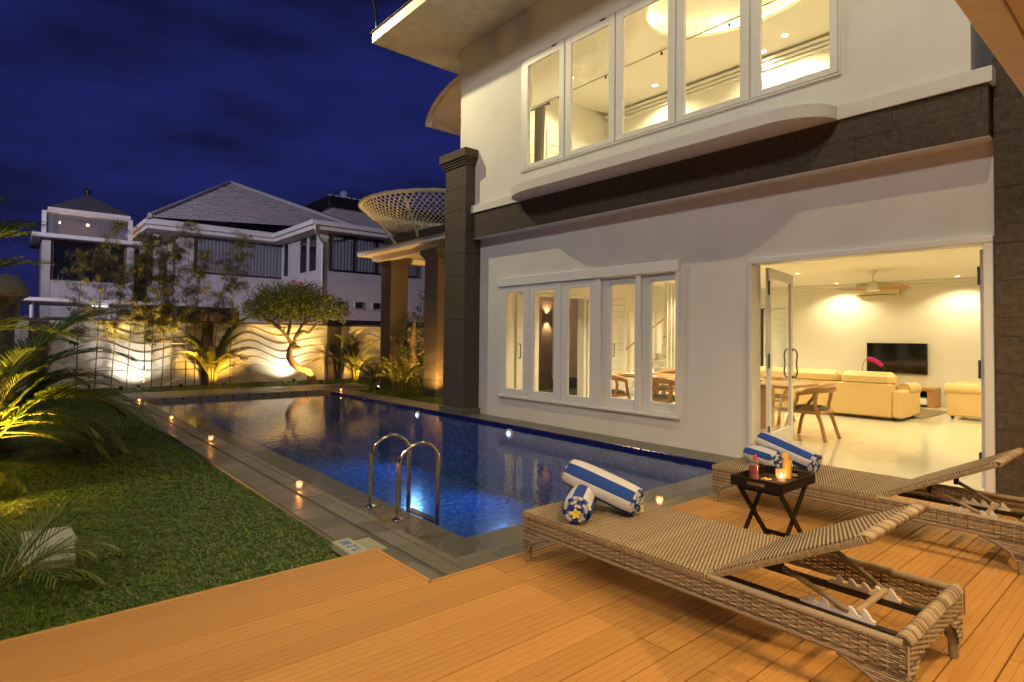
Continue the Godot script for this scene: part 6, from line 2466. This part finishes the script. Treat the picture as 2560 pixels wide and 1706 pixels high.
func towel(label: String, a: Vector3, c: Vector3, rad: float, turn: float, sd: int) -> void:
	# rolled striped towel from a to c: soft roll with spiral ends
	var r := RandomNumberGenerator.new()
	r.seed = sd
	var t := thing("rolled_towel", label, "towel", Vector3((a.x + c.x) / 2, minf(a.y, c.y) - rad, (a.z + c.z) / 2), 0, "rolled pool towels")
	var o := t.position
	var ax := (c - a).normalized()
	var up := (Vector3.UP - ax * ax.y).normalized()
	var side := ax.cross(up)
	var len := (c - a).length()
	var blue := Color(0.020, 0.075, 0.36)
	var white := Color(0.72, 0.71, 0.72)
	var b := B.new()
	var seg := 60
	var at := func(ang: float, u: float) -> Vector3:
		var sag := 1.0 + 0.05 * sin(ang * 3.0 + sd) + 0.03 * sin(u * 5.0 + ang)
		var q := rad * sag * (1.0 - 0.10 * pow(absf(u * 2.0 - 1.0), 6.0))
		var dy := cos(ang) * q
		if dy < -rad * 0.86:
			dy = -rad * 0.86
		return a - o + ax * len * u + up * dy * 0.97 + side * sin(ang) * q * 1.04
	for k in seg:
		var a0 := TAU * k / seg
		var a1 := TAU * (k + 1) / seg
		var band := int(floor((a0 + turn) / TAU * 8.0))
		b.col = blue if band % 2 == 0 else white
		b.sheet(func(u: float, v: float) -> Vector3: return at.call(lerpf(a1, a0, v), u), 12, 1)
	part("cloth", b, M.towel, t)
	# spiral ends
	for e in 2:
		b = B.new()
		var u := 0.0 if e == 0 else 1.0
		var outw := -ax if e == 0 else ax
		var turns := 3.2
		var m := 84
		for k in m:
			var f0 := float(k) / m
			var f1 := float(k + 1) / m
			var q := []
			for f: float in [f0, f1]:
				var ang := f * turns * TAU + turn
				var rr := rad * (0.06 + 0.86 * f)
				var rw := rad * 0.86 / turns
				q.append([a - o + ax * len * u + (up * cos(ang) + side * sin(ang)) * rr, (up * cos(ang) + side * sin(ang)) * rw])
			b.col = blue if int(floor(f0 * 15.0 * (0.5 + f0))) % 2 == 0 else white
			var lift := outw * (0.012 - 0.010 * f0 + 0.004 * sin(k * 1.7))
			var i0: Vector3 = q[0][0]
			var i1: Vector3 = q[1][0]
			var w0: Vector3 = q[0][1]
			var w1: Vector3 = q[1][1]
			var inward := outw * -0.008
			if e == 0:
				b.quad(i0 - w0 * 0.5 + inward, i0 + lift, i1 + lift, i1 - w1 * 0.5 + inward)
				b.quad(i0 + lift, i0 + w0 * 0.5 + inward, i1 + w1 * 0.5 + inward, i1 + lift)
			else:
				b.quad(i0 - w0 * 0.5 + inward, i1 - w1 * 0.5 + inward, i1 + lift, i0 + lift)
				b.quad(i0 + lift, i1 + lift, i1 + w1 * 0.5 + inward, i0 + w0 * 0.5 + inward)
		part("rolled_end", b, M.towel, t)


func frangipani(label: String, at: Vector3, nor: Vector3, size: float, yellow: float) -> void:
	var t := thing("frangipani", label, "flower", at, 0, "frangipani flowers")
	var s := nor.cross(Vector3(0.3, 0.2, 0.9)).normalized()
	var w := nor.cross(s)
	for k in 5:
		var b := B.new()
		var a := TAU * k / 5.0
		var d := s * cos(a) + w * sin(a)
		var e := nor.cross(d)
		var rows := []
		for i in 5:
			var u := i / 4.0
			var wd := size * 0.36 * sin(PI * clampf(0.12 + u * 0.82, 0, 1))
			var c := d * size * u + nor * size * (0.38 * u - 0.26 * u * u)
			rows.append([c - e * wd, c + e * wd + nor * size * 0.08])
		for i in 4:
			b.col = Color(0.75, 0.52, 0.04).lerp(Color(0.78, 0.74, 0.55), clampf(i / 3.0 - yellow, 0, 1))
			b.quad(rows[i][0], rows[i][1], rows[i + 1][1], rows[i + 1][0])
		part("petal", b, M.petal, t)


func tealight(label: String, at: Vector3, r := 0.032, h := 0.075, wide := 1.0, energy := 0.03) -> void:
	var t := thing("candle_glass", label, "candle", at, 0, "tealights in clear glasses")
	var b := B.new()
	b.lathe([Vector2(0, 0.001), Vector2(r * 0.95, 0.001), Vector2(r, 0.006), Vector2(r * wide, h), Vector2(r * wide * 0.94, h), Vector2(r * 0.93, 0.010), Vector2(0, 0.008)], Vector3.ZERO, 20)
	part("glass", b, clear(0.05, Color(1, 0.98, 0.95), 0.0), t)
	b = B.new()
	b.lathe([Vector2(0, 0.0105), Vector2(r * 0.62, 0.0105), Vector2(r * 0.62, 0.0105), Vector2(r * 0.62, h * 0.42), Vector2(r * 0.5, h * 0.44), Vector2(0, h * 0.42)], Vector3.ZERO, 16)
	part("wax", b, M.wax, t)
	b = B.new()
	b.lathe([Vector2(0, 0), Vector2(0.005, 0.006), Vector2(0.0035, 0.014), Vector2(0.0, 0.024)], Vector3(0, h * 0.45, 0), 10)
	part("flame", b, M.flame, t)
	lamp(t, Vector3(0, h * 0.45 + 0.009, 0), Color(1.0, 0.62, 0.28), energy, 0.01)


func terrace() -> void:
	var l := lounger("wicker sun lounger nearest the camera, with two striped towels on its foot end", Vector3(2.972, 0, -2.885), 5)
	again(l, "wicker sun lounger nearer the open doorway, partly behind the tray table", Vector3(5.235, 0, -2.875))
	towel("blue and white towel roll lying flat under the crossed one on the nearer lounger", Vector3(2.62, 0.408, -2.455), Vector3(2.96, 0.408, -2.70), 0.088, 0.4, 1)
	towel("blue and white towel roll leaning across the other on the nearer lounger", Vector3(2.925, 0.540, -2.80), Vector3(3.045, 0.415, -2.325), 0.097, 1.05, 2)
	towel("blue and white towel roll lying flat on the far lounger behind the red drink", Vector3(5.24, 0.405, -2.72), Vector3(5.06, 0.405, -2.38), 0.084, 0.9, 3)
	towel("blue and white towel roll leaning over its pair on the far lounger", Vector3(5.29, 0.53, -2.64), Vector3(5.20, 0.412, -2.13), 0.092, 1.3, 4)
	frangipani("yellow frangipani tucked in the near end of the flat towel roll", Vector3(2.600, 0.40, -2.440), Vector3(-0.8, 0.2, 0.58).normalized(), 0.032, 0.45)
	frangipani("pale frangipani at the lower end of the leaning towel on the nearer lounger", Vector3(3.055, 0.385, -2.305), Vector3(0.25, 0.1, 1).normalized(), 0.030, 0.1)
	frangipani("pale frangipani at the raised end of the leaning towel on the nearer lounger", Vector3(2.895, 0.515, -2.84), Vector3(-0.4, 0.2, -1).normalized(), 0.030, 0.1)
	frangipani("yellow frangipani in the raised end of the leaning towel on the far lounger", Vector3(5.285, 0.51, -2.67), Vector3(-0.6, 0.3, -0.75).normalized(), 0.032, 0.3)
	tray_table()
	# candles on the coping
	tealight("lit candle glass at the far left corner of the pool", Vector3(2.21, -0.049, -15.02))
	tealight("lit candle glass on the left coping, second from the far corner", Vector3(2.19, -0.049, -11.6))
	tealight("lit candle glass halfway along the left coping", Vector3(2.19, -0.049, -9.0))
	tealight("lit candle glass on the left coping nearest the ladder", Vector3(2.19, -0.049, -5.72))
	tealight("lit candle glass on the near coping behind the leaning towel", Vector3(4.49, -0.049, -3.19))
	tealight("lit candle glass at the far right corner of the pool", Vector3(6.8, -0.045, -14.95))
	var g := thing("drinking_glass", "small clear empty glass on the far pool coping", "glass", Vector3(4.4, 0.001, -15.62))
	var b := B.new()
	b.lathe([Vector2(0, 0.001), Vector2(0.03, 0.001), Vector2(0.035, 0.12), Vector2(0.033, 0.12), Vector2(0.028, 0.008), Vector2(0, 0.008)], Vector3.ZERO, 16)
	part("glass", b, clear(0.08, Color(1, 1, 1), 0.0), g)


func tray_table() -> void:
	var t := thing("tray_table", "dark folding butler tray table between the two loungers", "tray table", Vector3(4.083, 0, -1.960))
	var hx := 0.245
	var hz := 0.175
	var b := B.new()
	b.span(Vector3(-hx, 0.448, -hz), Vector3(hx, 0.458, hz), 0.002)
	part("tray_base", b, M.traywood, t)
	for s: float in [-1.0, 1.0]:
		b = B.new()
		b.span(Vector3(-hx - 0.001, 0.449, s * hz - 0.007), Vector3(hx + 0.001, 0.512, s * hz + 0.007), 0.002)
		part("tray_side", b, M.darkwood, t)
		# end board with its rounded hand hole
		var csg := B.new()
		var x := s * hz * 1.4
		for q: Array in [[-hz, -0.065, 0.449, 0.512], [0.065, hz, 0.449, 0.512], [-0.065, 0.065, 0.449, 0.468], [-0.065, 0.065, 0.492, 0.512]]:
			csg.span(Vector3(x - 0.007, q[2], q[0]), Vector3(x + 0.007, q[3], q[1]), 0.0)
		for e: float in [-1.0, 1.0]:
			var cap := PackedVector2Array()
			for k in 7:
				var a := PI / 2 - PI * k / 6.0
				cap.append(Vector2(0.053 + 0.012 * cos(a) if true else 0.0, 0.48 + 0.012 * sin(a)))
			cap.append(Vector2(0.066, 0.468))
			cap.append(Vector2(0.066, 0.492))
			var flip := Basis(Vector3(0, 0, e), Vector3(0, 1, 0), Vector3(-e, 0, 0))
			csg.extrude(cap, 0.014, Transform3D(flip, Vector3(x + 0.007 * e, 0, 0)))
		part("tray_end", csg, M.darkwood, t)
	for s: float in [-1.0, 1.0]:
		for d: float in [-1.0, 1.0]:
			b = B.new()
			var z := s * 0.142 + d * 0.009
			var p0 := Vector3(-0.22 * d, 0.447, z)
			var p1 := Vector3(0.21 * d, 0.0, z)
			var ax := (p1 - p0).normalized()
			b.box((p0 + p1) / 2, Vector3(0.036, (p1 - p0).length(), 0.016), 0.002, Basis(Vector3(0, 0, 1).cross(ax) * -1.0, -ax, Vector3(0, 0, 1)))
			part("leg", b, M.darkwood, t)
	for q: Array in [[0.17, 0.055, 0.009], [-0.17, 0.055, -0.009], [0.21, 0.437, 0.0], [-0.21, 0.437, 0.0]]:
		b = B.new()
		b.span(Vector3(q[0] - 0.008, q[1] - 0.015, -0.134), Vector3(q[0] + 0.008, q[1] + 0.015, 0.134), 0.002)
		part("rail", b, M.darkwood, t)
	var drink := func(label: String, at: Vector3, h: float, fill: float, liquid: Material, r: float) -> Node3D:
		var o := thing("drink_glass", label, "drink", at)
		var q := B.new()
		q.lathe([Vector2(0, 0.0005), Vector2(r * 0.93, 0.0005), Vector2(r, h), Vector2(r - 0.0018, h), Vector2(r * 0.93 - 0.002, 0.010), Vector2(0, 0.010)], Vector3.ZERO, 24)
		part("glass", q, clear(0.05, Color(1, 1, 1), 0.0), o)
		q = B.new()
		q.lathe([Vector2(0, 0.0105), Vector2(r * 0.93 - 0.003, 0.0105), Vector2(r * 0.93 - 0.003, 0.0105), Vector2(r - 0.003, fill), Vector2(r - 0.003, fill), Vector2(0, fill)], Vector3.ZERO, 24)
		part("liquid", q, liquid, o)
		return o
	var red := mat(Color(0.30, 0.004, 0.008), 0.08)
	red.backlight_enabled = true
	red.backlight = Color(0.30, 0.03, 0.03)
	var rd: Node3D = drink.call("red drink in a tall glass with a pink blossom, left on the tray", Vector3(4.037, 0.459, -2.074), 0.145, 0.105, red, 0.034)
	for k in 5:
		b = B.new()
		b.col = Color(0.72, 0.04, 0.12)
		var a := TAU * k / 5.0
		b.ball(Vector3(0.006 + 0.013 * cos(a), 0.155 + 0.012 * sin(a), 0.006), Vector3(0.014, 0.014, 0.006), 8, 5)
		part("blossom", b, M.petal, rd)
	var yel := mat(Color(0.68, 0.42, 0.012), 0.15)
	yel.backlight_enabled = true
	yel.backlight = Color(0.5, 0.36, 0.05)
	var yl: Node3D = drink.call("orange juice in a tall glass with a fruit slice, right on the tray", Vector3(4.245, 0.459, -1.935), 0.165, 0.135, yel, 0.036)
	b = B.new()
	b.col = Color(0.75, 0.42, 0.03)
	b.lathe([Vector2(0, -0.003), Vector2(0.022, -0.003), Vector2(0.022, 0.003), Vector2(0, 0.003)], Vector3(-0.03, 0.168, 0.0), 16, Basis(Vector3(0.3, 0, 1).normalized(), 1.3))
	part("fruit_slice", b, M.petal, yl)
	tealight("lit candle in a clear glass tumbler at the front of the tray", Vector3(4.115, 0.459, -1.915), 0.036, 0.088, 1.12, 0.025)
	frangipani("open yellow frangipani lying on the tray between red drink and candle", Vector3(4.085, 0.462, -2.015), Vector3.UP, 0.042, 0.35)


func flood_lamps() -> void:
	# two hooded floods on the villa eaves and the porch ceiling lamps: read from the shadows on wall and deck
	var warm := Color(1.0, 0.93, 0.72)
	for q: Array in [["floodlight on a bracket out from the villa eave corner above the stone pillar", Vector3(4.2, 8.13, -11.0), Vector3(6.7, 2.0, -6.8), 20.0], ["floodlight on a bracket out from the villa eave above the doorway", Vector3(4.2, 8.13, -0.6), Vector3(6.7, 2.0, -4.6), 10.0]]:
		var t := thing("floodlight", q[0], "floodlight", q[1], 0, "floodlights on the villa eaves")
		var b := B.new()
		b.tube(curve([Vector3(1.26, -0.70, 0.4), Vector3(1.1, 0.25, 0.3), Vector3(0.5, 0.35, 0.1), Vector3(0.0, 0.10, 0)], 10), 0.03, 8)
		part("bracket", b, M.dark, t)
		b = B.new()
		b.lathe([Vector2(0.10, -0.02), Vector2(0.12, -0.02), Vector2(0.10, 0.10), Vector2(0.0, 0.12)], Vector3.ZERO, 16)
		part("hood", b, M.dark, t)
		b = B.new()
		b.lathe([Vector2(0.0, 0.055), Vector2(0.09, 0.05)], Vector3.ZERO, 14)
		part("lens", b, shine(warm, 6.0), t)
		spot(t, Vector3(0, -0.03, 0), q[2] - q[1], warm, q[3], 48.0, 0.5, 0.04)
	# unseen mast added to fill the villa front; also casts the third lounger shadows
	var o := thing("lamp_mast", "added fill light on a tall mast across the lawn, left of the picture", "lamp mast", Vector3(-9.0, -0.16, -3.0))
	var ob := B.new()
	ob.tube([Vector3(0, 0, 0), Vector3(0, 8, 0), Vector3(0, 14.6, 0)], [0.16, 0.13, 0.09], 12)
	part("pole", ob, M.iron, o)
	var face := Basis.looking_at(Vector3(16, -11.2, -3.5))
	ob = B.new()
	ob.box(Vector3(0.1, 14.2, 0) - face.z * 0.16 * -1.0, Vector3(2.7, 2.3, 0.12), 0.02, face)
	part("frame", ob, M.dark, o)
	ob = B.new()
	for i in 4:
		for j in 3:
			ob.box(Vector3(0.1, 14.2, 0) + face.x * (-0.9 + 0.6 * i) + face.y * (-0.65 + 0.65 * j) + face.z * 0.06, Vector3(0.5, 0.55, 0.06), 0.01, face)
	part("lamp_lens", ob, shine(Color(1.0, 0.95, 0.86), 5.0), o)
	var al := AreaLight3D.new()
	al.name = "mast_light"
	o.add_child(al, true)
	al.basis = face
	al.position = Vector3(0.1, 14.2, 0) - face.z * 0.02
	al.area_size = Vector2(2.4, 1.9)
	al.light_color = Color(1.0, 0.95, 0.88)
	al.light_energy = 85.0
	al.area_range = 60.0
	al.area_normalize_energy = true
	al.shadow_enabled = true
	var k := 0
	for q: Array in [[Vector3(1.5, 3.425, 0.35), "round ceiling lamp in the porch canopy above the camera", 6.0], [Vector3(-0.8, 3.425, 0.35), "round ceiling lamp in the porch canopy left of the camera", 5.5], [Vector3(2.2, 3.425, 2.3), "round ceiling lamp in the porch canopy behind the camera", 4.0], [Vector3(4.4, 3.425, 1.3), "round ceiling lamp in the porch canopy nearer the house wall", 9.0]]:
		var t := thing("porch_lamp", q[1], "ceiling lamp", q[0], 0, "porch ceiling lamps")
		var b := B.new()
		b.lathe([Vector2(0.0, -0.004), Vector2(0.07, -0.004)], Vector3.ZERO, 20)
		part("lens", b, shine(Color(1.0, 0.8, 0.5), 8.0), t)
		b = B.new()
		b.lathe([Vector2(0.07, -0.006), Vector2(0.09, -0.006), Vector2(0.09, 0.002)], Vector3.ZERO, 20)
		part("trim_ring", b, M.white, t)
		spot(t, Vector3(0, -0.03, 0), Vector3(0, -2, 0), Color(1.0, 0.84, 0.58), q[2], 80.0, 0.3, 0.04)
		k += 1
	# pole lamp added outside the frame to brighten the neighbours
	var s := thing("street_lamp", "added pole lamp left of the picture lighting the neighbour houses", "street lamp", Vector3(-13.0, -0.16, -14.0))
	var c := B.new()
	c.tube(curve([Vector3(0, 0, 0), Vector3(0, 6, 0), Vector3(0, 7.6, -0.1), Vector3(0.5, 8.3, -0.4), Vector3(1.2, 8.4, -0.8)], 24), 0.07, 10)
	part("pole", c, M.iron, s)
	c = B.new()
	c.box(Vector3(1.35, 8.4, -0.85), Vector3(0.5, 0.1, 0.25), 0.03)
	part("head", c, M.iron, s)
	c = B.new()
	c.box(Vector3(1.35, 8.33, -0.85), Vector3(0.4, 0.03, 0.2), 0.008)
	part("lens", c, shine(Color(0.95, 0.93, 1.0), 8.0), s)
	spot(s, Vector3(1.35, 8.26, -0.85), Vector3(25.0, 6.8, -15.0), Color(0.95, 0.90, 1.0), 430.0, 28.0, 0.5, 0.15)


func small_things() -> void:
	# stepping slabs in the grass by the small palm
	for q: Array in [[Vector3(0.27, -0.075, -5.56), Vector3(0.30, 0.05, 0.36), 0.06, "pale stone slab in the grass, the further of the pair at the left edge"], [Vector3(0.24, -0.06, -5.10), Vector3(0.30, 0.06, 0.44), -0.05, "pale stone slab in the grass, the nearer of the pair at the left edge"]]:
		var b := B.new()
		b.box(Vector3.ZERO, q[1], 0.008)
		var o := part("stepping_slab", b, M.slab, null, q[0])
		o.rotation = Vector3(0.03, q[2], -0.05)
		tag(o, q[3], "slab", "stepping slabs in the lawn")
	# carved stone lantern top at the left edge
	var t := thing("stone_lantern", "mottled domed stone lantern standing at the left edge behind the palm fronds", "lantern", Vector3(-0.02, -0.1, -10.0))
	var b := B.new()
	b.lathe([Vector2(0.0, 0), Vector2(0.18, 0), Vector2(0.12, 0.12), Vector2(0.09, 1.6), Vector2(0.14, 1.7), Vector2(0.14, 1.95), Vector2(0.2, 2.0)], Vector3.ZERO, 16)
	part("shaft", b, M.stone, t)
	b = B.new()
	b.lathe([Vector2(0.0, 2.0), Vector2(0.22, 2.0), Vector2(0.23, 2.05), Vector2(0.19, 2.18), Vector2(0.10, 2.27), Vector2(0.0, 2.30)], Vector3.ZERO, 18)
	part("dome", b, skin(mat(Color.WHITE, 0.9), cloudy(95, 0.06, [Color(0.03, 0.03, 0.025), Color(0.10, 0.09, 0.07), Color(0.32, 0.30, 0.24)]), Vector3.ONE * 2.0), t)
